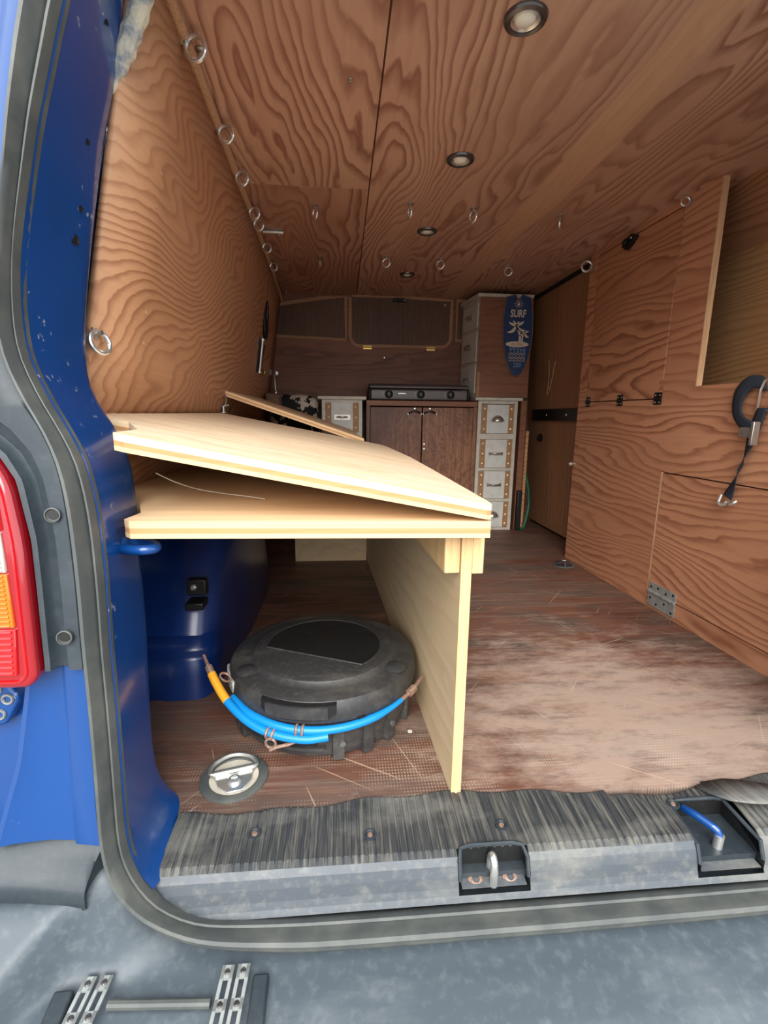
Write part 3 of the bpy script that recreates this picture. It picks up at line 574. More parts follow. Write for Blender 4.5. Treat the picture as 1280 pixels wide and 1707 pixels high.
for (xa, ra), (xb, rb) in zip(cols, cols[1:]):
    for j in range(len(prof)-1):
        if in_pocket((xa+xb)/2, j): continue
        (sm if j < 6 else sf).add([ra[j], rb[j], rb[j+1], ra[j+1]], [(0, 1, 2, 3)])
sill = tag(sm.build('sill_cover', 'sill', smooth=False, origin=(XC, 0.67, 0)), 'dusty black ribbed plastic cover along the loading sill', 'sill cover')
sf.build('front_face', 'sill_face', sill)
def pocket(x0, x1, y0, y1, z0, parent):
    b = MB(); zt = 0.0
    b.add([(x0,y0,-0.044),(x1,y0,-0.044),(x1,y1,z0),(x0,y1,z0),(x0,y0,-0.03),(x1,y0,-0.03),(x1,y1,0.001),(x0,y1,0.001)], [(0,1,2,3),(2,3,7,6),(0,3,7,4),(1,2,6,5)])
    b.build('pocket', 'tub_dark', parent, smooth=False)
    MB().add([(x0+0.003, y0+0.001, -0.0425), (x1-0.003, y0+0.001, -0.0425), (x1-0.003, lerp(y0, y1, 0.55), -0.0405), (x0+0.003, lerp(y0, y1, 0.55), -0.0405)], [(0, 1, 2, 3)]).build('dusty_bottom', 'sill_face', parent, smooth=False)
    f = MB(); f.tube([(x0, y0+0.004, -0.03), (x0, y0+0.014, -0.004), (x0+0.004, y1-0.004, 0.004), (x0+0.02, y1, 0.005), (x1-0.02, y1, 0.005), (x1-0.004, y1-0.004, 0.004), (x1, y0+0.014, -0.004), (x1, y0+0.004, -0.03)], 0.0035, 8)
    f.build('pocket_rim', 'trim_dark', parent)
pocket(0.180, 0.290, 0.603, 0.636, -0.05, sill); pocket(0.577, 0.688, 0.603, 0.70, -0.05, sill)
for (x, y) in ((-0.146, 0.682), (0.042, 0.666), (0.264, 0.669), (0.585, 0.69)):
    o = MB().lathe([(0.0105, 0.0), (0.0105, 0.0035), (0.008, 0.004), (0.0065, 0.001), (0.002, 0.0008)], (x, y, 0.0045), (0, 0, 1), 16).build('screw_cup', 'trim_dark', sill)
    MB().lathe([(0.005, 0), (0.004, 0.002)], (x, y, 0.0055), (0, 0, 1), 10).build('screw', 'rust', o)
fl = MB(); r1 = []
for k_ in range(9):
    t = k_/8; r1.append([Vector((lerp(0.652, 0.90, t), 0.725+0.01*math.sin(t*7), 0.006+0.004*math.sin(t*5))), Vector((lerp(0.662, 0.90, t), 0.700, 0.012)), Vector((lerp(0.668+0.01, 0.90, t), 0.672-0.008*math.sin(t*6), 0.010+0.012*(1-t)))])
fl.grid(r1); fo = fl.build('torn_flap', 'sill', sill); q = fo.modifiers.new('thickness', 'SOLIDIFY'); q.thickness = 0.003
st = thing('door_striker', 'upright steel door striker in the square pocket of the sill', 'striker', (0.236, 0.618, -0.045))
MB().tube(smooth_curve([(0.234, 0.630, -0.042), (0.234, 0.628, -0.015), (0.234, 0.622, -0.002), (0.234, 0.612, -0.006), (0.234, 0.609, -0.02), (0.234, 0.609, -0.044)], 24), 0.0062, 10).build('striker_loop', 'chrome', st)
for dx in (-0.028, 0.028): MB().lathe([(0.012, 0), (0.012, 0.006), (0.006, 0.008), (0.005, 0.004)], (0.236+dx, 0.620, -0.046), (0, -0.4, 1), 16).build('bolt', 'rust', st)
st = thing('door_striker', 'blue painted steel striker in the open pocket at the right of the sill', 'striker', (0.62, 0.65, -0.045))
MB().tube(smooth_curve([(0.606, 0.690, -0.004), (0.610, 0.672, 0.002), (0.622, 0.650, 0.001), (0.630, 0.640, -0.004), (0.632, 0.636, -0.02), (0.630, 0.636, -0.046)], 24), 0.0066, 10).build('striker_loop', 'paint', st)
MB().cyl((0.630, 0.636, -0.046), (0.632, 0.636, -0.008), 0.0078, n=12).build('striker_post', 'chrome', st)

# bumper
def base_z(y):
    P = ((0.0, -0.62), (0.355, -0.50), (0.365, -0.30), (0.375, -0.20), (0.395, -0.155), (0.425, -0.128), (0.47, -0.112), (0.52, -0.102), (0.56, -0.096), (0.585, -0.092), (0.62, -0.088))
    for (y0, z0), (y1, z1) in zip(P, P[1:]):
        if y <= y1: return lerp(z0, z1, (y-y0)/(y1-y0))
    return P[-1][1]
brow = []
ys = [0.355, 0.358, 0.365, 0.372, 0.38, 0.39, 0.40, 0.415]+[0.43+0.0075*i for i in range(26)]
xs = [-0.66+0.0075*i for i in range(50)]+[-0.28+0.04*i for i in range(16)]
xs = xs+[2*XC-x for x in reversed(xs)]
for y in ys:
    row = []
    for x in xs:
        xm = x if x < XC else 2*XC-x
        bx = lerp(-0.45, -0.368, sstep(0.50, 0.60, y))         # inner edge of the raised corner
        pad = sstep(bx+0.020, bx-0.010, xm)*sstep(0.43, 0.60, y)
        bow = 0.03*((xm-XC)/0.99)**2                            # bumper bows round the corner
        fil = 0.12*sstep(-0.25, -0.35, xm)*sstep(0.55, 0.605, y)*(1-pad)
        row.append(Vector((x, y+bow*(1 if y < 0.45 else 0.3)-0.0, base_z(y)+0.100*pad+fil)))
    brow.append(row)
bp = tag(MB().grid(brow).build('bumper', 'bumper', ang=80, origin=(XC, 0.5, -0.3)), 'grey plastic rear bumper with raised corner under the open van', 'bumper')
# corner cap of the bumper under the blue panel
cap = MB(); cx_s = [-0.66+0.02*i for i in range(10)]+[-0.46+0.008*i for i in range(16)]
top = []
for (y, z) in ((0.66, 0.090), (0.628, 0.088), (0.616, 0.083), (0.604, 0.068), (0.594, 0.056), (0.588, 0.048), (0.585, 0.040), (0.585, 0.024), (0.588, 0.018)):
    r = []
    for x in cx_s:
        f = sstep(0.62, 0.588, y); zz = z-0.027*f*sstep(-0.46, -0.36, x)+0.004*math.sin(x*45)*f
        r.append(Vector((min(x, -0.338-0.030*f*sstep(-0.40, -0.338, x)), y-0.004*math.sin((x+0.66)*9)*f, zz)))
    top.append(r)
cap.grid(top); cap.grid([[r[-1] for r in top], [r[-1]+Vector((0.004, 0.014, -0.03)) for r in top]])
cap2 = MB(); cap2.v = [tuple(mir(p)) for p in cap.v]; cap2.f = list(cap.f)
tag(cap2.build('corner_ledge', 'trim_grey', ang=50, origin='base'), 'dark grey plastic ledge on the right bumper corner', 'trim')
tag(cap.build('corner_ledge', 'trim_grey', ang=50, origin='base'), 'dark grey plastic ledge capping the bumper corner below the blue panel', 'trim')
# tail lamp
tl = thing('tail_light', 'red tail light with clear and orange segments at the left edge', 'tail light', (-0.43, 0.62, 0.333))
def rr(poly, r, n=5):                                           # round the corners of a polygon
    o = []
    for i in range(len(poly)):
        p = Vector(poly[i]); a = Vector(poly[i-1]); b = Vector(poly[(i+1) % len(poly)])
        u = (a-p); v = (b-p); d = min(r, u.length*0.45, v.length*0.45); u = p+u.normalized()*d; v = p+v.normalized()*d
        for k_ in range(n+1): t = k_/n; o.append(tuple((1-t)**2*u+2*t*(1-t)*p+t*t*v))
    return o
def slant(p): return Vector((p.x, p.y+0.10*(p.z-0.335), p.z))
LX = -0.56
MB().prism(rr([(LX, 0.652), (-0.440, 0.645), (-0.408, 0.598), (-0.396, 0.52), (-0.389, 0.345), (-0.40, 0.333), (LX, 0.333)], 0.022), 0.592, 0.640, 'Y').xf(slant).build('lamp_housing', 'lens_deep', tl, bevel=0.006, seg=3)
MB().tube([slant(Vector((x, 0.5915, z))) for x, z in rr([(LX+0.02, 0.640), (-0.446, 0.633), (-0.417, 0.594), (-0.4065, 0.52), (-0.4005, 0.352), (-0.408, 0.343), (LX+0.02, 0.343)], 0.018)], 0.0022, 6, True).build('lens_rim', 'lens_red', tl)
def seg(poly, mat, label, ribs):
    o = MB().prism(poly, 0.5885, 0.600, 'Y').xf(slant).build('lens', mat, tl, bevel=0.001, seg=1); o['label'] = label
    zs_ = [p[1] for p in poly]; z0, z1 = min(zs_), max(zs_); b = MB()
    for i in range(ribs):
        z = lerp(z0, z1, (i+0.5)/ribs); xr_ = lerp(poly[1][0], poly[2][0], (z-poly[1][1])/(poly[2][1]-poly[1][1]))
        b.add([(LX+0.03, 0.5882, z-0.0018), (xr_-0.004, 0.5882, z-0.0018), (xr_-0.004, 0.5882, z+0.0018), (LX+0.03, 0.5882, z+0.0018), (LX+0.03, 0.5862, z), (xr_-0.004, 0.5862, z)], [(0, 1, 5, 4), (3, 2, 5, 4), (1, 2, 5), (0, 3, 4)])
    b.xf(slant).build('lens_ribs', mat, o, smooth=False)
seg([(LX+0.03, 0.536), (-0.4165, 0.536), (-0.424, 0.615), (LX+0.03, 0.615)], 'lens_red', 'red upper lens', 14)
seg([(LX+0.03, 0.484), (-0.4145, 0.484), (-0.4185, 0.534), (LX+0.03, 0.534)], 'lens_clear', 'clear ribbed lens', 10)
seg([(LX+0.03, 0.414), (-0.4095, 0.414), (-0.4145, 0.482), (LX+0.03, 0.482)], 'lens_orange', 'orange ribbed lens', 12)
seg([(LX+0.03, 0.352), (-0.4105, 0.352), (-0.409, 0.412), (LX+0.03, 0.412)], 'lens_red', 'red lower lens', 8)
# bolted bracket under the lamp
bk = thing('body_bracket', 'blue bolted bracket under the tail light at the left edge', 'bracket', (-0.475, 0.655, 0.24))
MB().prism(rr([(-0.56, 0.325), (-0.47, 0.330), (-0.445, 0.290), (-0.468, 0.250), (-0.56, 0.243)], 0.008), 0.640, 0.70, 'Y').build('plate', 'paint', bk, bevel=0.004)
for (x, z) in ((-0.461, 0.291), (-0.474, 0.268), (-0.475, 0.306)):
    MB().torus((x, 0.639, z), (0, 1, 0), 0.0065, 0.0022, 16, 6).build('bolt', 'zinc', bk)
# hinged step hardware on the bumper
sb = thing('step_hinge', 'pair of slotted steel hinge straps with black end blocks on the bumper', 'hinge', (-0.25, 0.51, -0.1))
def strapset(x0, x1, skew):
    zt = -0.088
    for k_ in range(2):
        a = lerp(x0, x1, k_*0.52); b = lerp(x0, x1, k_*0.52+0.40)
        o = MB()
        for (p, q) in ((0.0, 0.28), (0.72, 1.0)):               # two long rails, joined at the ends: the slot between is open
            o.hexa([(lerp(a, b, p)+skew, 0.44, zt-0.013), (lerp(a, b, q)+skew, 0.44, zt-0.013), (lerp(a, b, q), 0.556, zt), (lerp(a, b, p), 0.556, zt)], [(lerp(a, b, p)+skew, 0.44, zt-0.010), (lerp(a, b, q)+skew, 0.44, zt-0.010), (lerp(a, b, q), 0.556, zt+0.003), (lerp(a, b, p), 0.556, zt+0.003)])
        for (y0, y1) in ((0.540, 0.556), (0.506, 0.518), (0.462, 0.474)):
            f0 = (0.556-y0)/0.116; f1 = (0.556-y1)/0.116; z0 = zt-0.013*f0; z1 = zt-0.013*f1
            o.hexa([(a+skew*f0, y0, z0), (b+skew*f0, y0, z0), (b+skew*f1, y1, z1), (a+skew*f1, y1, z1)], [(a+skew*f0, y0, z0+0.003), (b+skew*f0, y0, z0+0.003), (b+skew*f1, y1, z1+0.003), (a+skew*f1, y1, z1+0.003)])
        so_ = o.build('hinge_strap', 'galv', sb, smooth=False)
        for y in (0.548, 0.512):
            f = (0.556-y)/0.116; MB().lathe([(0.0042, 0), (0.003, 0.002)], ((a+b)/2+skew*f, y, zt-0.013*f+0.003), (0, 0, 1), 10).build('rivet', 'bezel', so_)
strapset(-0.358, -0.316, -0.012); strapset(-0.172, -0.130, -0.006)
MB().tube([(-0.315, 0.527, -0.095), (-0.18, 0.519, -0.096)], 0.006, 10).build('hinge_rod', 'rubber', sb)
for (x0, x1, y0) in ((-0.392, -0.366, 0.46), (-0.128, -0.106, 0.46)):
    MB().hexa([(x0, y0, -0.13), (x1, y0, -0.13), (x1, y0+0.085, -0.11), (x0, y0+0.085, -0.11)], [(x0, y0, -0.100), (x1, y0, -0.100), (x1, y0+0.085, -0.088), (x0, y0+0.085, -0.088)]).build('end_block', 'trim_dark', sb, bevel=0.003)
# flaky foam edge in the upper left corner of the opening
tag(MB().tube(smooth_curve([(-0.275, 0.872, 1.35), (-0.294, 0.885, 1.291), (-0.318, 0.885, 1.236), (-0.333, 0.885, 1.204), (-0.349, 0.885, 1.170), (-0.360, 0.884, 1.150)], 40), [0.015+0.0012*math.sin(i*1.3)-0.011*sstep(24, 39, i) for i in range(40)], 10).build('foam_strip', 'foam', origin='base'), 'flaky cream and blue foam strip between blue frame and left wall', 'foam strip')

# ================================================================== THE BED BOARDS
# left end lid board, tilted (its right edge rests on the shelf), notched round the door frame
def tz(x): return 0.653-0.190*(x+0.316)
def sheet(outline, zf, th, name, mat, emat, parent_label, cat):
    n = len(outline); b = MB()
    b.add([(x, y, zf(x, y)) for x, y in outline], [tuple(range(n))])
    b.add([(x, y, zf(x, y)-th) for x, y in outline], [tuple(range(n-1, -1, -1))])
    o = b.build(name, mat, origin='base', smooth=False); tag(o, parent_label, cat)
    for k_, (f0, f1) in enumerate(((0.0, 0.42), (0.42, 0.72), (0.72, 1.0))):   # the plies seen in the cut edge
        e = MB(); ins = 0.0006 if k_ == 1 else 0.0
        for i in range(n):
            (xa, ya), (xb, yb) = outline[i], outline[(i+1) % n]
            e.add([(xa, ya, zf(xa, ya)-th*f0), (xb, yb, zf(xb, yb)-th*f0), (xb, yb, zf(xb, yb)-th*f1), (xa, ya, zf(xa, ya)-th*f1)], [(0, 1, 2, 3)])
        e.build('edge_ply', emat[k_], o, smooth=False)
    return o
lid_out = [(-0.316, 0.702), (-0.300, 0.697), (0.218, 0.697), (0.227, 0.704), (0.229, 0.73), (0.226, 0.95), (0.222, 1.15), (0.206, 1.46), (0.165, 1.80), (0.145, 1.85), (-0.440, 1.85), (-0.440, 0.89), (-0.372, 0.89), (-0.322, 0.80)]
lid = sheet(lid_out, lambda x, y: tz(x)+0.006*sstep(1.0, 1.85, y), 0.0245, 'bed_board', 'pine_top', ('pine_top', 'pine_edge_mid', 'pine_edge'), 'large pale pine board lying tilted on top of the bed shelf', 'board')
lid2_out = [(-0.440, 1.885), (0.085, 1.885), (0.05, 2.70), (-0.44, 2.70)]
sheet(lid2_out, lambda x, y: 0.770-0.335*(x+0.45), 0.020, 'bed_board', 'pine_shelf', ('pine_edge', 'pine_edge_mid', 'pine_edge'), 'second pine board propped up steeply behind the large tilted board', 'board')
shelf_out = [(-0.317, 0.713), (-0.305, 0.700), (0.226, 0.700), (0.228, 0.73), (0.148, 1.95), (0.135, 2.2), (-0.440, 2.2), (-0.440, 0.89), (-0.345, 0.84), (-0.312, 0.76)]
sheet(shelf_out, lambda x, y: 0.5235-0.008*(x-0.2), 0.026, 'bed_shelf', 'pine_shelf', ('pine_edge', 'pine_edge_mid', 'pine_edge'), 'level pale pine plywood shelf spanning from blue frame to divider', 'shelf')
tag(MB().tube(smooth_curve([(-0.300, 0.80, 0.585), (-0.275, 0.815, 0.568), (-0.245, 0.84, 0.552), (-0.205, 0.86, 0.541), (-0.17, 0.87, 0.5345), (-0.14, 0.875, 0.5285)], 30), 0.0009, 5).build('wire_end', 'zinc', origin='base'), 'thin bent wire lying between the tilted board and the shelf', 'wire')
# divider under the shelf
dv = thing('bed_divider', 'upright pine plywood divider with battens carrying the bed shelf', 'divider', (0.17, 1.45, 0.0))
def dx(y): return 0.195-0.0535*(y-0.745)                        # inner face
def slab(o0, o1, y0, y1, z0, z1): 
    return MB().hexa([(dx(y0)+o0, y0, z0), (dx(y0)+o1, y0, z0), (dx(y1)+o1, y1, z0), (dx(y1)+o0, y1, z0)], [(dx(y0)+o0, y0, z1), (dx(y0)+o1, y0, z1), (dx(y1)+o1, y1, z1), (dx(y1)+o0, y1, z1)])
slab(0.0, 0.017, 0.748, 2.2, 0.0005, 0.4965).build('panel', 'pine_div', dv, smooth=False)
slab(-0.0004, 0.0174, 0.745, 0.7478, 0.0005, 0.4965).build('front_edge', 'pine_post', dv, smooth=False)
slab(-0.027, -0.0008, 0.750, 2.18, 0.424, 0.4965).build('batten', 'pine_post', dv, bevel=0.0015, seg=1)
slab(0.0176, 0.0375, 0.745, 2.18, 0.424, 0.4965).build('batten', 'pine_post', dv, bevel=0.0015, seg=1)
tag(MB().box(-0.222, 0.112, 2.205, 2.222, 0.0005, 0.49).build('end_board', 'pine_div', origin='base', smooth=False), 'pale plywood end board at the far end under the bed shelf', 'board')
# wire hook between board corner and lid
hk = thing('wire_hook', 'twisted galvanised wire hook under the raised corner of the second board', 'hook', (-0.432, 1.845, 0.684))
MB().tube(smooth_curve([(-0.438, 1.868, 0.752), (-0.450, 1.862, 0.735), (-0.452, 1.855, 0.718), (-0.436, 1.850, 0.704), (-0.428, 1.85, 0.712), (-0.424, 1.858, 0.728), (-0.428, 1.866, 0.745), (-0.438, 1.870, 0.752)], 40), 0.0028, 6).build('loop', 'zinc', hk)
MB().tube(smooth_curve([(-0.458, 1.852, 0.710), (-0.436, 1.848, 0.706), (-0.414, 1.85, 0.712)], 12), 0.0024, 6).build('twist', 'zinc', hk)
MB().cyl((-0.434, 1.848, 0.684), (-0.434, 1.848, 0.708), 0.004, n=8).build('shank', 'zinc', hk)
MB().lathe([(0.012, 0), (0.012, 0.003), (0.005, 0.004)], (-0.434, 1.842, 0.6835), (0, 0, 1), 14).build('washer', 'zinc', hk)

# wheel arch
pr = [(1.082, 0.0), (1.085, 0.05), (1.090, 0.098), (1.094, 0.106), (1.108, 0.112), (1.112, 0.120), (1.114, 0.148), (1.107, 0.156), (1.112, 0.166), (1.145, 0.235), (1.185, 0.300), (1.25, 0.355), (1.34, 0.395), (1.44, 0.415), (1.55, 0.418), (1.67, 0.40), (1.78, 0.345), (1.86, 0.26), (1.91, 0.14), (1.92, 0.0)]
arch_rows = []
cy0 = 1.5
for (y, z) in pr:
    tt = (y-cy0); row = [(-0.578, y, z), (-0.50, y, z)]
    for (x, s) in ((-0.445, 0.985), (-0.42, 1.0), (-0.385, 1.0), (-0.355, 0.995), (-0.335, 0.97), (-0.322, 0.92), (-0.315, 0.85), (-0.312, 0.75)):
        row.append((x+0.02*sstep(1.1, 1.5, y), cy0+tt*s, z*s))
    row.append((-0.312+0.02*sstep(1.1, 1.5, y), cy0+tt*0.6, 0.0)); arch_rows.append(row)
wa = tag(MB().grid(arch_rows).build('wheel_arch', 'paint_in', origin='base', ang=50), 'dark blue painted wheel arch hump under the bed shelf', 'wheel arch')
b = MB(); b.box(-0.372, -0.328, 1.125, 1.15, 0.250, 0.290).box(-0.372, -0.330, 1.10, 1.15, 0.222, 0.240).build('bracket', 'black_metal', wa, bevel=0.003)
MB().lathe([(0.008, 0), (0.008, 0.006), (0.004, 0.009)], (-0.356, 1.126, 0.272), (0, -1, 0), 6).build('bolt', 'zinc', wa)

# ================================================================== SPARE WHEEL TUB + CABLE
TX, TY = -0.045, 1.046
tb = thing('storage_tub', 'round black plastic lidded tub on the floor under the bed shelf', 'tub', (TX, TY, 0.0))
MB().lathe([(0.02, 0.0), (0.180, 0.0), (0.190, 0.008), (0.198, 0.04), (0.203, 0.090), (0.200, 0.094), (0.15, 0.094), (0.02, 0.093)], (TX, TY, 0.0005), n=72).build('base', 'tub', tb)
MB().lathe([(0.02, 0.094), (0.205, 0.094), (0.213, 0.096), (0.215, 0.104), (0.212, 0.128), (0.206, 0.138), (0.190, 0.143), (0.172, 0.142), (0.163, 0.145), (0.157, 0.152), (0.149, 0.154), (0.02, 0.154)], (TX, TY, 0.0005), n=72).build('lid', 'tub', tb)
Dp = []
for i in range(41):
    a = math.radians(-50+i*(232/40))
    Dp.append((0.132*math.cos(a), 0.132*math.sin(a)))
Dp = [(TX+x, TY+y) for x, y in Dp if True]
MB().prism(Dp, 0.1547, 0.1562, 'Z').build('lid_plate', 'tub_dark', tb, bevel=0.0008, seg=1)
MB().tube([(x, y, 0.1555) for x, y in Dp], 0.0022, 6, True).build('lid_groove', 'tub', tb)
def on_cyl(a, r, z): return Vector((TX+r*math.cos(a), TY+r*math.sin(a), z))
def patch(a0, a1, z0, z1, r, name, mat, th=0.005, taper=0.0, nn=10):
    rows = []
    for i in range(nn+1):
        t = i/nn; a = lerp(a0, a1, t)
        tp = taper*abs(2*t-1)**6
        rows.append([on_cyl(a, r-0.004, z0+tp), on_cyl(a, r+th, z0+tp+0.002), on_cyl(a, r+th, z1-0.002), on_cyl(a, r-0.004, z1)])
    b = MB().grid(rows); b.grid([rows[0], [on_cyl(a0-0.015, r-0.004, lerp(z0, z1, j/3)) for j in range(4)]]); b.grid([rows[-1], [on_cyl(a1+0.015, r-0.004, lerp(z0, z1, j/3)) for j in range(4)]])
    return b.build(name, mat, tb, ang=30)
D = math.radians
patch(D(-122), D(-82), 0.103, 0.138, 0.212, 'handle_recess', 'tub_dark', 0.006, taper=0.012)
patch(D(-119), D(-86), 0.107, 0.135, 0.2165, 'handle_panel', 'tub', 0.0045)
patch(D(-141), D(-92), 0.040, 0.074, 0.1985, 'hand_slot', 'black', 0.005)
patch(D(-143), D(-88), 0.030, 0.040, 0.198, 'slot_lip', 'tub', 0.010)
for a in (-175, -158, -148, -80, -62, -44, -20, 5):
    patch(D(a-3.2), D(a+3.2), 0.004, 0.082, 0.193, 'rib', 'tub', 0.011, nn=4)
for a in (-78, -44): MB().cyl(on_cyl(D(a), 0.203, 0.042), on_cyl(D(a), 0.2085, 0.042), 0.006, n=10).build('stud', 'rubber', tb)
patch(D(-70), D(-66), 0.089, 0.102, 0.212, 'latch', 'black', 0.005, nn=3)
for a in (-152, -30):
    b = MB(); q = on_cyl(D(a), 0.180, 0.142); b.lathe([(0.026, 0.0), (0.020, 0.004), (0.006, 0.007)], q, (0, 0, 1), 16).build('lid_boss', 'tub', tb)
patch(D(-172), D(-150), 0.102, 0.130, 0.2135, 'barcode_label', 'barcode', 0.0025).__setitem__('label', 'white printed barcode label')

cb = thing('sheathed_cable', 'blue sheathed steel cable with yellow sleeve wrapped round the black tub', 'cable', (TX, TY-0.23, 0.06))
CAB1 = [(-0.262, 0.905, 0.208), (-0.244, 0.888, 0.188)]
p_a = [Vector(q) for q in ((-0.280, 0.935, 0.190), (-0.268, 0.915, 0.174), (-0.256, 0.90, 0.160))]
def cabpt(a, z, r=0.229): return on_cyl(D(a), r, z+0.003)
c1 = [cabpt(-166, 0.166, 0.262), cabpt(-160, 0.150, 0.254), cabpt(-152, 0.126, 0.245), cabpt(-142, 0.103, 0.237), cabpt(-128, 0.083, 0.230), cabpt(-114, 0.072, 0.226), cabpt(-98, 0.068, 0.224), cabpt(-86, 0.071, 0.222)]
cc1 = smooth_curve(c1, 60)
MB().tube(cc1[:9], 0.0035, 8).build('cable_end', 'rust', cb)
MB().tube(cc1[5:9], 0.0075, 10).build('ferrule', 'rust', cb)
MB().tube(cc1[8:21], 0.0088, 12).build('yellow_sleeve', 'cable_yellow', cb)
MB().tube(cc1[20:], 0.0085, 12).build('blue_sheath', 'cable_blue', cb)
c2 = smooth_curve([cabpt(-146, 0.100, 0.222), cabpt(-130, 0.092, 0.220), cabpt(-112, 0.085, 0.218), cabpt(-95, 0.082, 0.217), cabpt(-78, 0.083, 0.217), cabpt(-62, 0.087, 0.218), cabpt(-50, 0.092, 0.220), cabpt(-42, 0.096, 0.222)], 60)
MB().tube(c2, [0.0082-0.003*sstep(46, 58, i) for i in range(60)], 12).build('blue_sheath', 'cable_blue', cb)
c3 = smooth_curve([cabpt(-45, 0.094, 0.221), cabpt(-38, 0.099, 0.224), cabpt(-32, 0.104, 0.229), Vector((0.172, 0.955, 0.116))], 24)
MB().tube(c3, 0.0042, 8).build('cable_end', 'rust', cb)
MB().tube(c3[9:15], 0.0085, 10).build('ferrule', 'rust', cb)
for (crv, i) in ((cc1, 40), (c2, 26)):
    p = crv[i]; tdir = (crv[i+2]-crv[i-2]).normalized()
    for d in (-0.006, 0.006): MB().torus(p+tdir*d, tdir, 0.0095, 0.003, 16, 6).build('clamp_ring', 'rust', cb)
sh = cc1[40]
MB().torus(sh+Vector((0.0, -0.008, -0.016)), (0.2, 1, 0.1), 0.010, 0.0026, 18, 6).build('shackle', 'rust', cb)
MB().tube(smooth_curve([sh+Vector((-0.002, -0.01, -0.03)), sh+Vector((0.012, -0.012, -0.022)), sh+Vector((0.035, -0.008, -0.020)), sh+Vector((0.05, -0.004, -0.016))], 16), 0.0035, 8).build('shackle_pin', 'rust', cb)
MB().torus(cc1[9]+Vector((0.026, 0.0, -0.004)), (0.3, 1, 0.3), 0.012, 0.0024, 18, 6).build('shackle', 'rust', cb)

# recessed lashing ring in the floor
def lashing(x, y, r, label, rot, cup='white_frame', met='chrome'):
    e = thing('lashing_ring', label, 'lashing ring', (x, y, 0.0), 'lashing rings in the floor')
    Rm = Matrix.Rotation(rot, 3, 'Z'); o = Vector((x, y, 0))
    def W(b): return b.xf(lambda p: o+Rm @ (p*(r/0.064)))
    W(MB().lathe([(0.064, 0.0005), (0.0635, 0.0045), (0.060, 0.006), (0.050, 0.006), (0.046, 0.003), (0.045, 0.001)], n=40, closed=True)).build('rubber_collar', 'rubber', e)
    W(MB().lathe([(0.001, 0.0008), (0.030, 0.0008), (0.046, 0.0035), (0.046, 0.0012), (0.001, 0.0006)], n=36)).build('cup', cup, e)
    W(MB().prism([(-0.036, 0.004), (0.036, 0.004), (0.030, -0.022), (0.014, -0.043), (-0.014, -0.043), (-0.030, -0.022)], 0.003, 0.0075, 'Z')).build('plate', met, e, bevel=0.001, seg=1)
    W(MB().cyl((-0.037, 0.008, 0.010), (0.037, 0.008, 0.010), 0.0068, n=14)).build('sleeve', 'bezel' if met != 'chrome' else 'zinc', e)
    W(MB().tube(smooth_curve([(-0.036, 0.008, 0.010), (-0.044, 0.012, 0.011), (-0.038, 0.030, 0.014), (-0.018, 0.042, 0.016), (0.0, 0.045, 0.017), (0.018, 0.042, 0.016), (0.038, 0.030, 0.014), (0.044, 0.012, 0.011), (0.036, 0.008, 0.010)], 48), 0.0042, 10)).build('ring', 'bezel' if met != 'chrome' else 'zinc', e)
    W(MB().lathe([(0.012, 0.007), (0.012, 0.012), (0.009, 0.014), (0.006, 0.014), (0.005, 0.010), (0.001, 0.010)], (0, -0.016, 0), n=20)).build('screw', met, e)
lashing(-0.208, 0.817, 0.063, 'round recessed lashing ring in the floor in front of the tub', 0.25)
lashing(1.035, 2.085, 0.05, 'small recessed lashing ring in the floor by the far cupboard edge', 0.1, 'black_metal', 'bezel')
tag(MB().lathe([(0.0055, 0.0004), (0.005, 0.0012), (0.001, 0.0014)], (0.145, 0.93, 0), n=12).build('paint_fleck', 'white_wash', origin='base'), 'tiny pale fleck on the floor beside the divider', 'fleck')
# blue lashing eye on the frame under the shelf
le = thing('frame_eye', 'blue painted steel eye on the door frame just below the shelf', 'eye', (-0.322, 0.715, 0.478))
pts = [(-0.338, 0.728, 0.480), (-0.312, 0.716, 0.481), (-0.292, 0.712, 0.481), (-0.280, 0.722, 0.481), (-0.288, 0.740, 0.481), (-0.310, 0.752, 0.480), (-0.334, 0.756, 0.479)]
MB().tube(smooth_curve(pts, 36), 0.0075, 12).build('ring', 'paint', le)
MB().lathe([(0.016, 0.0), (0.015, 0.004), (0.009, 0.010)], (-0.336, 0.738, 0.480), (1, -0.2, 0), 18).build('base', 'paint', le)

# ================================================================== CEILING HARDWARE
def downlight(y, label):
    e = thing('downlight', label, 'downlight', (XC+0.003, y, CEIL), 'downlights along the ceiling')
    c = (XC+0.003, y, CEIL)
    MB().lathe([(0.039, -0.0002), (0.039, 0.002), (0.037, 0.006), (0.031, 0.009), (0.027, 0.007), (0.026, 0.001), (0.029, 0.0)], c, (0, 0, -1), 40, True).build('bezel', 'bezel', e)
    MB().lathe([(0.027, 0.005), (0.024, 0.003), (0.019, 0.0015), (0.018, 0.0005), (0.027, 0.0005)], c, (0, 0, -1), 36, True).build('reflector', 'chrome', e)
    MB().lathe([(0.0185, 0.0004), (0.018, 0.005), (0.012, 0.009), (0.001, 0.010)], c, (0, 0, -1), 30).build('lens', 'bulb', e)
for y, l in ((0.997, 'nearest and largest downlight at the top of the ceiling'), (1.485, 'second downlight from the rear doors in the ceiling'), (2.02, 'third downlight from the rear doors in the ceiling'), (2.605, 'farthest downlight in the ceiling, above the boarded window')):
    downlight(y, l)
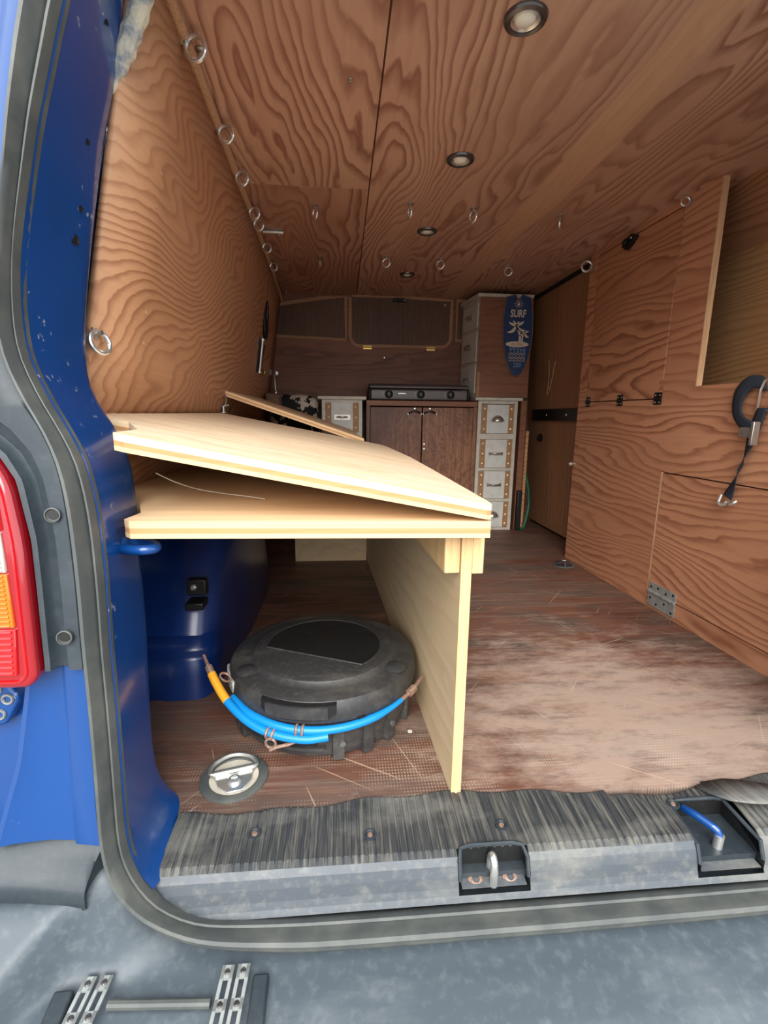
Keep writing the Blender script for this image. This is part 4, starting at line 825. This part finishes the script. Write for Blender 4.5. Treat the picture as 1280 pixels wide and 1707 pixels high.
def eye_bolt(loc, up, face, R_, label, group='eye bolts screwed into the lining', plate=True, off=1.55):
    loc = Vector(loc); up = Vector(up).normalized(); e = thing('eye_bolt', label, 'eye bolt', loc, group)
    if plate: MB().lathe([(R_*0.62, 0.0), (R_*0.62, 0.002), (R_*0.35, 0.004)], loc, up, 14).build('washer', 'zinc', e)
    MB().cyl(loc, loc+up*(R_*0.7), R_*0.24, n=10).build('shank', 'zinc', e)
    MB().torus(loc+up*(R_*off)+(Vector((0, 0, -R_*0.9)) if off < 1 else Vector((0, 0, 0))), face, R_, R_*0.24, 26, 10).build('ring', 'chrome', e)
    return e
ordn = ('nearest the doors', 'second from the doors', 'third from the doors', 'fourth from the doors', 'fifth from the doors', 'sixth from the doors', 'farthest from the doors')
for (y, l, R_) in zip((1.088, 1.372, 1.60, 1.85, 1.955, 2.20, 2.46), ordn, (0.0195, 0.0185, 0.018, 0.0175, 0.0175, 0.0175, 0.017)):
    eye_bolt((XL(y, 1.365)+0.014, y, 1.372), (0.7, -0.25, -0.7), (0.25, 1, 0.1), R_, 'eye bolt on the left corner cord, '+l)
for (x, y, f, l) in ((-0.089, 1.835, (1, 0.5, 0), 'ceiling eye bolt left of the seam, in the row before the third downlight'), (0.233, 1.785, (1, 0.25, 0), 'ceiling eye bolt just right of the seam before the third downlight'), (0.455, 1.795, (1, 0.6, 0), 'ceiling eye bolt right of the third downlight'),
                  (-0.097, 2.38, (1, 0.2, 0), 'ceiling eye bolt left of the seam, in the far row'), (0.203, 2.342, (0.4, 1, 0), 'far ceiling eye bolt just right of the seam'), (0.45, 2.338, (0.5, 1, 0), 'far ceiling eye bolt right of the farthest downlight'), (0.79, 2.40, (0.6, 1, 0), 'far ceiling eye bolt nearest the right wall'), (0.777, 1.82, (1, -0.5, 0), 'tarnished ceiling eye bolt on the dark veneer near the upper cupboard door')):
    eye_bolt((x, y, CEIL), (0, 0, -1), f, 0.0175, l)
eye_bolt((XR(2.235)+0.0, 2.195, 1.33), (-1, -0.3, 0), (0.25, 1, 0), 0.021, 'chrome eye bolt at the top far corner of the right cupboard front')
eye_bolt((XR(1.62), 1.618, 1.365), (-1, 0, 0), (0.2, 1, 0), 0.013, 'small eye bolt above the near corner of the upper cupboard door')
eye_bolt((XL(0.89, 0.80)+0.008, 0.893, 0.812), (1, 0, 0), (1, -0.45, 0.2), 0.018, 'large eye bolt on the left wall beside the blue frame', off=0.4)
def stud(loc, ax, label, s=1.0):
    e = thing('screw_stud', label, 'screw', loc)
    MB().lathe([(0.010*s, 0), (0.010*s, 0.003*s), (0.006*s, 0.005*s), (0.006*s, 0.012*s), (0.003*s, 0.014*s)], loc, ax, 12).build('head', 'zinc', e)
    MB().cyl(Vector(loc)+Vector(ax)*0.010*s, Vector(loc)+Vector(ax)*0.022*s, 0.003*s, n=8).build('tip', 'zinc', e)
stud((-0.274, 1.135, CEIL), (0, 0, -1), 'stubby steel screw in the ceiling beside the nearest cord eye bolt')
stud((-0.320, 3.03, CEIL), (0, 0, -1), 'small steel screw in the ceiling above the far left window panel', 0.9)
stud((0.022, 1.19, CEIL), (0, 0, -1), 'tiny pale screw in the ceiling left of the seam near the doors', 0.5)
stud((0.905, 2.26, CEIL), (0, 0, -1), 'tiny screw in the ceiling near the far right corner', 0.5)
bo = thing('barrel_bolt', 'short steel barrel bolt screwed flat on the ceiling by the left cord', 'bolt', (-0.262, 2.08, CEIL))
MB().box(-0.300, -0.226, 2.066, 2.092, CEIL-0.003, CEIL-0.0003).build('plate', 'zinc', bo, bevel=0.001, seg=1)
MB().cyl((-0.302, 2.079, CEIL-0.009), (-0.224, 2.079, CEIL-0.009), 0.006, n=10).build('bolt', 'chrome', bo)
MB().cyl((-0.240, 2.079, CEIL-0.009), (-0.240, 2.079, CEIL-0.026), 0.004, n=8).build('knob', 'chrome', bo)
# cord in the corner between wall and ceiling
cp = [(XL(y, 1.372)+0.013, y, 1.372+0.001*math.sin(y*7)) for y in [0.82+0.06*i for i in range(30)]]+[(XL(2.7, 1.36)+0.013, 2.70, 1.362), (XL(2.9, 1.355)+0.014, 2.90, 1.355), (XL(3.05, 1.34)+0.015, 3.06, 1.335)]
tag(MB().tube(smooth_curve(cp, 120), [0.0105-0.002*sstep(60, 119, i) for i in range(120)], 10).build('jute_rope', 'cord', origin='base'), 'tan rope run along the joint of left wall and ceiling', 'rope')
# catch on the upper cupboard door
ck = thing('door_catch', 'black pointed catch near the top of the upper cupboard door', 'catch', (XR(1.92), 1.92, 1.34))
cxp = XR(1.92)-0.0018
MB().prism([(1.870, 1.352), (1.905, 1.368), (1.955, 1.358), (1.965, 1.338), (1.93, 1.316), (1.90, 1.33)], cxp-0.016, cxp, 'X').build('plate', 'black_metal', ck, bevel=0.003)
MB().lathe([(0.011, 0), (0.013, 0.010), (0.006, 0.016)], (cxp-0.015, 1.928, 1.344), (-1, 0, 0), 14).build('button', 'black', ck)
MB().lathe([(0.004, 0), (0.003, 0.003)], (cxp-0.016, 1.90, 1.352), (-1, 0, 0), 8).build('screw', 'chrome', ck)
MB().lathe([(0.006, 0.0), (0.006, 0.012), (0.010, 0.016), (0.011, 0.024), (0.006, 0.030)], (XR(2.198)-0.0004, 2.198, 0.466), (-1, -0.1, 0), 16).build('knob', 'chrome', wr_o)
# webbing strap hanging on the right wall
ws = thing('ratchet_strap', 'navy webbing strap with steel buckle hanging on the right cupboard front', 'strap', (1.12, 1.26, 0.62))
def ribbon(pts, wdt, name, mat, parent, th=0.002):
    P = smooth_curve([p[:3] for p in pts], 36); Wd = smooth_curve([Vector((p[3], p[4], p[5])) for p in pts], 36)
    b = MB().grid([[p+w_*wdt/2*k_ for k_ in (-1, -0.33, 0.33, 1)] for p, w_ in zip(P, Wd)])
    o = b.build(name, mat, parent, ang=80); s_ = o.modifiers.new('thickness', 'SOLIDIFY'); s_.thickness = th; s_.offset = 0; return o
X0 = 1.128
ribbon([(X0, 1.232, 0.776, 0, 0.4, 0.9), (X0-0.008, 1.27, 0.782, 0, 0.3, 0.9), (X0-0.012, 1.296, 0.758, 0, 0.8, 0.5), (X0-0.012, 1.304, 0.722, 0.1, 0.9, 0.2), (X0-0.012, 1.294, 0.69, 0.1, 0.8, -0.3), (X0-0.010, 1.268, 0.668, 0, 0.7, -0.6), (X0-0.008, 1.245, 0.655, 0, 0.8, -0.5)], 0.044, 'webbing_loop', 'webbing', ws)
ribbon([(X0-0.004, 1.226, 0.712, 0, 1, 0), (X0-0.006, 1.232, 0.68, 0, 1, 0), (X0-0.006, 1.238, 0.65, 0, 1, 0.05)], 0.034, 'webbing_end', 'webbing', ws)
ribbon([(X0-0.006, 1.240, 0.640, 0, 1, 0.2), (X0-0.010, 1.244, 0.61, 0.1, 0.95, 0.2), (X0-0.012, 1.252, 0.575, 0.5, 0.6, 0.2), (X0-0.010, 1.262, 0.545, 0.8, 0.45, 0.2), (X0-0.010, 1.270, 0.515, 0.5, 0.8, 0.2), (X0-0.010, 1.280, 0.485, 0.1, 0.95, 0.3), (X0-0.010, 1.290, 0.458, 0.1, 0.9, 0.3)], 0.036, 'webbing_tail', 'webbing', ws)
MB().tube([(X0-0.002, 1.244, 0.705), (X0-0.004, 1.240, 0.76), (X0-0.004, 1.232, 0.783), (X0-0.004, 1.218, 0.788), (X0-0.004, 1.206, 0.783), (X0-0.004, 1.200, 0.76), (X0-0.002, 1.204, 0.705)], 0.0036, 8, True).build('steel_loop', 'chrome', ws)
MB().box(X0-0.026, X0-0.006, 1.222, 1.268, 0.632, 0.660).build('buckle', 'zinc', ws, bevel=0.003)
MB().box(X0-0.030, X0-0.010, 1.216, 1.226, 0.612, 0.676).build('buckle_lever', 'zinc', ws, bevel=0.002)
MB().tube(smooth_curve([(X0-0.012, 1.312, 0.462), (X0-0.020, 1.308, 0.440), (X0-0.016, 1.296, 0.434), (X0-0.012, 1.285, 0.446)], 16), 0.0052, 8).build('hook', 'chrome', ws)
MB().tube(smooth_curve([(X0-0.012, 1.284, 0.446), (X0-0.020, 1.272, 0.440), (X0-0.018, 1.258, 0.446), (X0-0.012, 1.252, 0.454)], 16), 0.0052, 8).build('hook', 'chrome', ws)

# ================================================================== FURNITURE AT THE BULKHEAD
FY = 2.80
def handle_bar(b, cx_, y, cz_, wdt=0.075):                      # bow handle
    b.tube(smooth_curve([(cx_-wdt/2, y, cz_), (cx_-wdt*0.34, y-0.016, cz_+0.002), (cx_, y-0.021, cz_+0.001), (cx_+wdt*0.34, y-0.016, cz_+0.002), (cx_+wdt/2, y, cz_)], 20), [0.003+0.0025*math.sin(PI*i/19) for i in range(20)], 8)
    for s_ in (-1, 1): b.box(cx_+s_*wdt/2-0.006, cx_+s_*wdt/2+0.006, y-0.003, y, cz_-0.010, cz_+0.010)
def handle_cup(b, cx_, y, cz_, wdt=0.075):                      # cup pull: a quarter dome open below
    rows = []
    for i in range(7):
        a = (PI/2)*i/6; rows.append([(cx_+(wdt/2)*math.cos(PI*j/12)*math.cos(a)*(1.0), y-0.030*math.sin(PI*j/12)*math.cos(a), cz_-0.012+0.034*math.sin(a)) for j in range(13)])
    b.grid(rows); b.box(cx_-wdt/2-0.004, cx_+wdt/2+0.004, y-0.002, y, cz_-0.012, cz_-0.006)
def drawer_unit(name, label, wdt, dep, rows_z, hgt, kinds, mtx, strapw=0.030, top=True, studs=True, base_loc=(0, 0, 0), shelf_cut=None, frame='white_frame', front='white_wash'):
    # local frame: x across the front (0..wdt), -y towards the viewer, front plane y = 0
    e = thing(name, label, 'drawers', base_loc)
    def W(b): return b.xf(lambda p: mtx @ p)
    b = MB()
    zmin = rows_z[-1][0]-0.022
    b.box(0.0, 0.020, 0.0, dep, 0.0, hgt-0.018); b.box(wdt-0.020, wdt, 0.0, dep, 0.0, hgt-0.018); b.box(0.02, wdt-0.02, dep-0.01, dep, 0.0, hgt-0.018)
    b.box(0.02, wdt-0.02, 0.0, dep-0.01, hgt-0.036, hgt-0.018)
    W(b).build('carcass', frame, e, smooth=False)
    for i_, (z0, z1) in enumerate(rows_z): W(MB().box(0.02, wdt-0.02, 0.0, dep-0.011, rows_z[i_+1][1]+0.002 if i_ < len(rows_z)-1 else 0.0, z0-0.002)).build('rail', frame, e, smooth=False)
    W(MB().box(-0.022 if strapw else 0.0, wdt+(0.022 if strapw else 0.008), -0.016, dep, hgt-0.0178, hgt)).build('top', frame, e, bevel=0.002)
    for (z0, z1), kd in zip(rows_z, kinds):
        d = W(MB().box(0.022, wdt-0.022, -0.004, dep-0.03, z0, z1)).build('drawer', front, e, bevel=0.0015, seg=1)
        if strapw:
            for x0 in (0.023, wdt-0.023-strapw):
                W(MB().box(x0, x0+strapw, -0.0065, -0.0042, z0+0.001, z1-0.001)).build('strap', 'strap_tan', d, smooth=False)
                if studs:
                    for t in (0.15, 0.5, 0.85):
                        W(MB().lathe([(0.0072, 0), (0.006, 0.003), (0.002, 0.005)], (x0+strapw/2, -0.0066, lerp(z0, z1, t)), (0, -1, 0), 10)).build('stud', 'stud', d)
        h_ = MB(); cz_ = (z0+z1)/2
        if kd == 'cup': handle_cup(h_, wdt/2, -0.0045, cz_)
        elif kd == 'plate':
            h_.box(wdt/2-0.045, wdt/2+0.045, -0.006, -0.0042, cz_-0.014, cz_+0.014); handle_bar(h_, wdt/2, -0.006, cz_, 0.066)
        else: handle_bar(h_, wdt/2, -0.0045, cz_)
        W(h_).build('handle', 'pull', d, ang=60)
    return e
rz = [(0.585, 0.750), (0.382, 0.549), (0.196, 0.362), (0.018, 0.176)]
drawer_unit('drawer_tower', 'tall white four-drawer unit with tan straps on the right of the cabinet', 0.236, 0.26, rz, 0.790, ('cup', 'bar', 'bar', 'cup'), Matrix.Translation((0.790, FY, 0.0005)), base_loc=(0.908, FY+0.13, 0.0))
drawer_unit('drawer_tower', 'white four-drawer unit half hidden behind the pine boards left of the cabinet', 0.228, 0.26, rz, 0.784, ('plate', 'bar', 'cup', 'bar'), Matrix.Translation((-0.113, FY, 0.0005)), base_loc=(0.0, FY+0.13, 0.0))
# upper unit, drawers facing the driver's side
shr_m = Matrix.Identity(4); shr_m[0][1] = -0.12; shr_m[0][3] = 0.12*FY
mt = shr_m @ Matrix.Translation((0.772, 3.066, 0.793)) @ Matrix.Rotation(-PI/2, 4, 'Z')
up_e = drawer_unit('drawer_chest', 'white three-drawer chest with brown side standing on the drawer tower', 0.268, 0.304, [(0.385, 0.520), (0.200, 0.368), (0.022, 0.183)], 0.560, ('plate', 'cup', 'bar'), mt, strapw=0, base_loc=(0.924, 2.93, 0.793))
MB().box(0.7725, 1.076, FY-0.008, FY-0.0012, 0.794, 1.334).build('side_panel', 'side_brown', up_e, smooth=False)
MB().box(0.769, 0.786, FY-0.0135, FY-0.0085, 0.794, 0.93).build('edge_batten', 'strap_tan', up_e, smooth=False)
# stained cabinet
cbn = thing('stained_cabinet', 'dark stained two-door cabinet under the camping stove', 'cabinet', (0.465, 2.94, 0.0))
b = MB(); b.box(0.140, 0.160, FY+0.012, YB-0.005, 0.0005, 0.735); b.box(0.766, 0.786, FY+0.012, YB-0.005, 0.0005, 0.735); b.box(0.16, 0.766, YB-0.02, YB-0.006, 0.0005, 0.735); b.box(0.16, 0.766, FY+0.03, YB-0.02, 0.03, 0.05); b.box(0.16, 0.766, FY+0.012, FY+0.03, 0.0005, 0.05)
b.build('carcass', 'stain', cbn, smooth=False)
MB().box(0.139, 0.787, FY+0.004, YB-0.005, 0.7352, 0.766).build('worktop', 'stain_top', cbn, bevel=0.003)
for (x0, x1, hx) in ((0.162, 0.460, 0.418), (0.466, 0.764, 0.506)):
    d = MB().box(x0, x1, FY+0.006, FY+0.022, 0.056, 0.729).build('door', 'stain', cbn, bevel=0.002)
    h_ = MB().tube(smooth_curve([(hx-0.034, FY+0.003, 0.692), (hx-0.024, FY-0.010, 0.702), (hx, FY-0.014, 0.708), (hx+0.024, FY-0.010, 0.702), (hx+0.034, FY+0.003, 0.692)], 20), 0.0042, 8).build('handle', 'black_metal', d)
    for (dx_, dz) in ((-0.036, 0.692), (0.0, 0.722), (0.036, 0.692)): MB().lathe([(0.005, 0), (0.004, 0.003)], (hx+dx_, FY+0.006, dz), (0, -1, 0), 10).build('screw', 'chrome', h_)
    if hx > 0.45:
        for z in (0.520, 0.492): MB().lathe([(0.006, 0), (0.005, 0.004)], (0.478, FY+0.006, z), (0, -1, 0), 10).build('lock_screw', 'chrome', d)
# camping stove
sv = thing('camping_stove', 'dark grey three-knob camping stove on the stained cabinet', 'stove', (0.45, 2.94, 0.7665))
sx0, sx1 = 0.165, 0.724
b = MB(); n_ = 8
sec = [(FY+0.010, 0.770), (FY+0.012, 0.826), (FY+0.022, 0.832), (YB-0.05, 0.842), (YB-0.03, 0.835), (YB-0.03, 0.770)]
b.prism(rr(sec, 0.008, 3), sx0, sx1, 'X'); b.build('body', 'stove', sv, bevel=0.004)
lid_s = [(FY+0.004, 0.834), (FY+0.006, 0.850), (FY+0.03, 0.860), (YB-0.06, 0.866), (YB-0.025, 0.858), (YB-0.025, 0.8455)]
MB().prism(rr(lid_s, 0.008, 3), sx0-0.006, sx1+0.006, 'X').build('lid', 'stove', sv, bevel=0.004)
for x0, x1 in ((sx0-0.012, sx0-0.0005), (sx1+0.0005, sx1+0.012)):
    MB().box(x0, x1, FY+0.006, YB-0.03, 0.7675, 0.832).build('end_cap', 'black', sv, bevel=0.005)
for kx in (0.268, 0.452, 0.626):
    kk = MB().lathe([(0.023, 0.0), (0.023, 0.004), (0.018, 0.006), (0.017, 0.018), (0.012, 0.021)], (kx, FY+0.010, 0.801), (0, -1, 0), 24).build('knob', 'knob', sv)
    MB().box(kx-0.003, kx+0.003, FY-0.014, FY-0.008, 0.786, 0.817).build('grip', 'knob', kk, bevel=0.001, seg=1)
    for q in range(3): MB().lathe([(0.003, 0), (0.002, 0.001)], (kx-0.030-0.004*abs(q-1), FY+0.0105, 0.801+0.010*(q-1)), (0, -1, 0), 8).build('dial_mark', 'sign_cream', sv)
MB().box(0.322, 0.365, FY+0.008, FY+0.0105, 0.803, 0.808).build('name_plate', 'zinc', sv)
# panels between tower and sliding door
tag(MB().box(1.0505, 1.085, 2.812, 3.06, 0.0005, 0.775).build('side_panel', 'side_brown', origin='base', smooth=False), 'brown stained board standing between drawer tower and sliding door', 'board')
tag(MB().box(1.088, 1.104, 2.80, 2.99, 0.0005, 0.60).build('upright_board', 'ply_niche', origin='base', smooth=False), 'narrow pale plywood upright beside the brown board', 'board')
tag(MB().box(1.0545, 1.086, 2.785, 2.8105, 0.0005, 0.245).build('black_block', 'black', origin='base', bevel=0.006), 'black block on the floor right of the drawer tower', 'block')
tag(MB().tube(smooth_curve([(1.118, 2.90, 0.42), (1.128, 2.86, 0.33), (1.134, 2.82, 0.24), (1.126, 2.78, 0.15), (1.108, 2.765, 0.07), (1.092, 2.76, 0.02), (1.085, 2.775, 0.010)], 50), 0.0085, 10).build('garden_hose', 'hose', origin='base'), 'dark green hose drooping beside the plywood upright', 'hose')
# bench cushion in cow hide and fur throw, left corner
def puff(x0, x1, y0, y1, z0, z1, name, mat, label, cat, e=0.035):
    b = bmesh.new(); bmesh.ops.create_cube(b, size=1.0); bmesh.ops.subdivide_edges(b, edges=b.edges[:], cuts=6, use_grid_fill=True)
    for v in b.verts:
        p = v.co*2
        q = Vector([math.copysign(abs(c)**1.0, c) for c in p])
        rnd = (abs(q.x)**6+abs(q.y)**6+abs(q.z)**6)**(1/6); q = q/rnd*max(abs(q.x), abs(q.y), abs(q.z))
        v.co = Vector((lerp(x0, x1, (q.x+1)/2), lerp(y0, y1, (q.y+1)/2), lerp(z0, z1, (q.z+1)/2)))
        v.co += Vector((math.sin(v.co.z*40+v.co.x*22), math.sin(v.co.x*35), math.cos(v.co.x*30+v.co.y*18)))*0.004
    m_ = MB(); m_.v = [tuple(v.co) for v in b.verts]; b.verts.index_update(); m_.f = [tuple(v.index for v in f.verts) for f in b.faces]; b.free()
    return tag(m_.build(name, mat, origin='base', ang=80, subsurf=1), label, cat)
tag(MB().box(-0.44, -0.135, 2.72, 3.06, 0.0005, 0.50).build('bench_box', 'stain', origin='base', bevel=0.004), 'dark wooden bench box in the far left corner', 'bench')
puff(-0.415, -0.135, 2.84, 3.065, 0.503, 0.795, 'cow_hide_cushion', 'cow', 'black and white cow hide cushion left of the white drawers', 'cushion')
puff(-0.425, -0.335, 2.755, 2.845, 0.70, 0.790, 'fur_cushion', 'fur', 'small brown fur cushion beside the cow hide in the far left corner', 'cushion').location.z = 0.700
# chrome hardware on the far left wall
gh = thing('oval_handle', 'black oval pull handle high on the far left wall', 'handle', (XL(2.55, 1.13), 2.55, 1.05))
o_pts = [(XL(2.55, 1.14)+0.012+0.005*math.sin(a), 2.55+0.034*math.cos(a), 1.135+0.085*math.sin(a)) for a in [2*PI*i/40 for i in range(40)]]
MB().tube(o_pts, 0.0095, 10, True).build('ring', 'black_metal', gh)
MB().tube([(XL(2.55, 1.05)+0.009, 2.55, 1.052), (XL(2.55, 1.14)+0.010, 2.55, 1.14), (XL(2.55, 1.2)+0.009, 2.55, 1.215)], 0.007, 8).build('spine', 'chrome', gh)
db = thing('door_bolt', 'long chrome sliding bolt below the oval handle on the far left wall', 'bolt', (XL(2.48, 0.95), 2.48, 0.87))
q0 = Vector((XL(2.47, 1.035)+0.022, 2.47, 1.035)); q1 = Vector((XL(2.49, 0.88)+0.022, 2.49, 0.880))
MB().tube([q0, q1], 0.0075, 12).build('bolt', 'chrome', db)
dq = (q1-q0)
for t in (0.02, 0.98): MB().lathe([(0.013, -0.005), (0.013, 0.005)], q0+dq*t, dq, 16).build('collar', 'chrome', db)
MB().add([], []).box(-0.012, 0.012, -0.004, 0.004, 0.0, 1.0).xf(lambda p: q0+dq*p.z+Vector((-0.013, p.x*1.6, 0))+Vector((p.y, 0, 0))).build('back_plate', 'black_metal', db, smooth=False)
MB().torus(q1+Vector((0.006, 0.05, 0.006)), (0.3, 1, 0), 0.013, 0.004, 18, 8).build('knob_ring', 'brass', db)
MB().tube([q0+Vector((0, 0.05, -0.02)), q1+Vector((0.0, 0.05, 0.02))], 0.004, 8).build('guide_rod', 'black_metal', db)
spout_e = thing('tap_spout', 'slim chrome tap spout curving down above the cow hide cushion', 'hook', (-0.392, 2.96, 0.80))  # this is a tap spout fixed to the bulkhead
MB().tube(smooth_curve([(-0.400, 3.075, 0.925), (-0.398, 3.03, 0.928), (-0.394, 2.97, 0.915), (-0.391, 2.955, 0.88), (-0.389, 2.955, 0.83), (-0.387, 2.955, 0.815)], 30), 0.005, 10).build('rod', 'chrome', spout_e)
MB().lathe([(0.008, 0), (0.009, 0.012), (0.005, 0.020)], (-0.387, 2.955, 0.80), (0, 0, 1), 14).build('tip', 'chrome', spout_e)
MB().lathe([(0.016, 0), (0.014, 0.005)], (-0.400, YB, 0.925), (0, -1, 0), 16).build('rosette', 'chrome', spout_e)

# ================================================================== SURFBOARD SIGN
SY = FY-0.0125; sxc = 0.990; sz0, sz1 = 0.912, 1.350
sg = thing('surfboard_sign', 'navy surfboard-shaped sign with palms reading SURF WAVE on the brown chest side', 'sign', (sxc, SY, sz0))
H_ = sz1-sz0
def half(t): return 0.086*(math.sin(PI*min(1, max(0, 0.004+0.81*t)))**0.46)
ol = []
K = 26
def cxl(t): return sxc+0.012*(0.5-t)
for i in range(K+1):
    t = (1-math.cos(PI/2*min(1, i/K*1.0)))**1.0*0.965; ol.append((cxl(t)+half(t), sz0+H_*t))
ol += [(cxl(1)+0.034, sz1-0.005), (cxl(1)+0.022, sz1), (cxl(1)+0.010, sz1-0.012), (cxl(1)+0.004, sz1-0.050), (cxl(1)-0.004, sz1-0.050), (cxl(1)-0.010, sz1-0.012), (cxl(1)-0.022, sz1), (cxl(1)-0.034, sz1-0.005)]
for i in range(K, -1, -1):
    t = (1-math.cos(PI/2*min(1, i/K*1.0)))**1.0*0.965; ol.append((cxl(t)-half(t), sz0+H_*t))
MB().prism(ol, SY-0.009, SY, 'Y').build('board', 'sign_blue', sg, bevel=0.0015, seg=1)
edge = MB().tube([(x, SY-0.0088, z) for x, z in ol], 0.0016, 6, True).build('edge_line', 'trim_wood', sg)
PY = SY-0.0098
def paintshape(polys, name, mat, parent=sg):
    b = MB()
    for p in polys: b.prism(p, PY, PY+0.0009, 'Y')
    return b.build(name, mat, parent, smooth=False)
def uz(u, v): return (cxl(1-v)+u*0.068, sz1-v*H_)               # u -1..1 across, v 0..1 from the top
def leaf(u0, v0, u1, v1, bend, wd):
    a = Vector(uz(u0, v0)); b = Vector(uz(u1, v1)); d = b-a; nn = Vector((-d.y, d.x)); up_ = []; dn = []
    for i in range(9):
        t = i/8; c_0 = a+d*t+nn*bend*4*t*(1-t); ww = wd*math.sin(PI*(0.12+0.88*t))**0.8*0.5
        up_.append(c_0+nn.normalized()*ww); dn.append(c_0-nn.normalized()*ww)
    return [tuple(p) for p in up_]+[tuple(p) for p in reversed(dn)]
def trunk(u0, v0, u1, v1, bend, w0, w1):
    a = Vector(uz(u0, v0)); b = Vector(uz(u1, v1)); d = b-a; nn = Vector((-d.y, d.x)); L_ = []; R2 = []
    for i in range(9):
        t = i/8; c_0 = a+d*t+nn*bend*4*t*(1-t); ww = lerp(w0, w1, t)/2; L_.append(tuple(c_0+nn.normalized()*ww)); R2.append(tuple(c_0-nn.normalized()*ww))
    return L_+R2[::-1]
pk = [leaf(-0.16, 0.375, -0.80, 0.335, 0.06, 0.013), leaf(-0.16, 0.375, -0.95, 0.46, 0.22, 0.017), leaf(-0.16, 0.37, 0.52, 0.320, -0.10, 0.014), leaf(-0.16, 0.37, 0.72, 0.43, -0.22, 0.018), leaf(-0.16, 0.37, -0.42, 0.315, 0.0, 0.010), leaf(-0.16, 0.375, 0.1, 0.325, 0, 0.010), trunk(-0.18, 0.38, 0.20, 0.575, 0.10, 0.008, 0.016)]
paintshape(pk, 'large_palm', 'sign_cream')
pk = [leaf(0.62, 0.46, 0.18, 0.435, 0.06, 0.009), leaf(0.62, 0.46, 0.06, 0.495, 0.14, 0.011), leaf(0.62, 0.46, 0.95, 0.44, 0, 0.009), leaf(0.62, 0.46, 0.98, 0.52, -0.2, 0.012), trunk(0.62, 0.46, 0.42, 0.575, -0.12, 0.005, 0.009)]
paintshape(pk, 'small_palm', 'sign_cream')
isl = []
for i in range(28):
    a = 2*PI*i/28; isl.append(uz(-0.02+1.0*math.cos(a)*0.98, 0.605+0.036*math.sin(a)))
island = paintshape([isl], 'island', 'sign_cream')
sn = []
cxs, czs = uz(0.0, 0.12)
sn.append([(cxs+0.0075*math.cos(2*PI*i/14), czs+0.009*math.sin(2*PI*i/14)) for i in range(14)])
for i in range(9):
    a = 2*PI*i/9+0.2; ca, sa = math.cos(a), math.sin(a)
    sn.append([(cxs+r_*ca*1.1+q_*sa, czs+r_*sa*0.9-q_*ca) for r_, q_ in ((0.013, -0.0016), (0.024, -0.0009), (0.024, 0.0009), (0.013, 0.0016))])
paintshape(sn, 'sun', 'sign_cream')
wv = []
for v in (0.715, 0.735, 0.765, 0.785, 0.81):
    up_ = []; dn = []
    for i in range(33):
        u = lerp(-0.72, 0.72, i/32); x_, z_ = uz(u, v); z_ += 0.0028*math.sin(u*22+(v*300)); up_.append((x_, z_+0.0012)); dn.append((x_, z_-0.0012))
    wv.append(up_+dn[::-1])
paintshape(wv, 'waves', 'sign_cream')
def word(txt, u, v, size, mat, name, sx=1.0, off=0.0, bold=0.0, shear=0.0):
    cu = bpy.data.curves.new(name, 'FONT'); cu.body = txt; cu.size = size; cu.align_x = 'CENTER'; cu.align_y = 'CENTER'; cu.offset = bold; cu.shear = shear; cu.resolution_u = 3; cu.extrude = 0.0004
    ob = bpy.data.objects.new('tmp', cu); COL.objects.link(ob); bpy.context.view_layer.update()
    me = bpy.data.meshes.new_from_object(ob.evaluated_get(bpy.context.evaluated_depsgraph_get())); bpy.data.objects.remove(ob); bpy.data.curves.remove(cu)
    x_, z_ = uz(u, v); base = Vector((sxc, SY, sz0))
    for p in me.vertices: p.co = Vector((x_+p.co.x*sx, PY-off+p.co.z*0.5, z_+p.co.y))-base
    me.materials.clear(); me.materials.append(M[mat]); me.name = name
    o = bpy.data.objects.new(name, me); COL.objects.link(o); o.parent = sg; return o
word('SURF', 0.0, 0.235, 0.056, 'sign_cream', 'lettering', 0.72, bold=0.0012)
word('IN THE', 0.0, 0.607, 0.022, 'sign_rust', 'lettering', 1.0, 0.0006)
word('Wave', 0.0, 0.668, 0.044, 'sign_sky', 'lettering', 0.95, shear=0.1)
word('250', 0.05, 0.865, 0.036, 'sign_sky', 'lettering', 0.85)
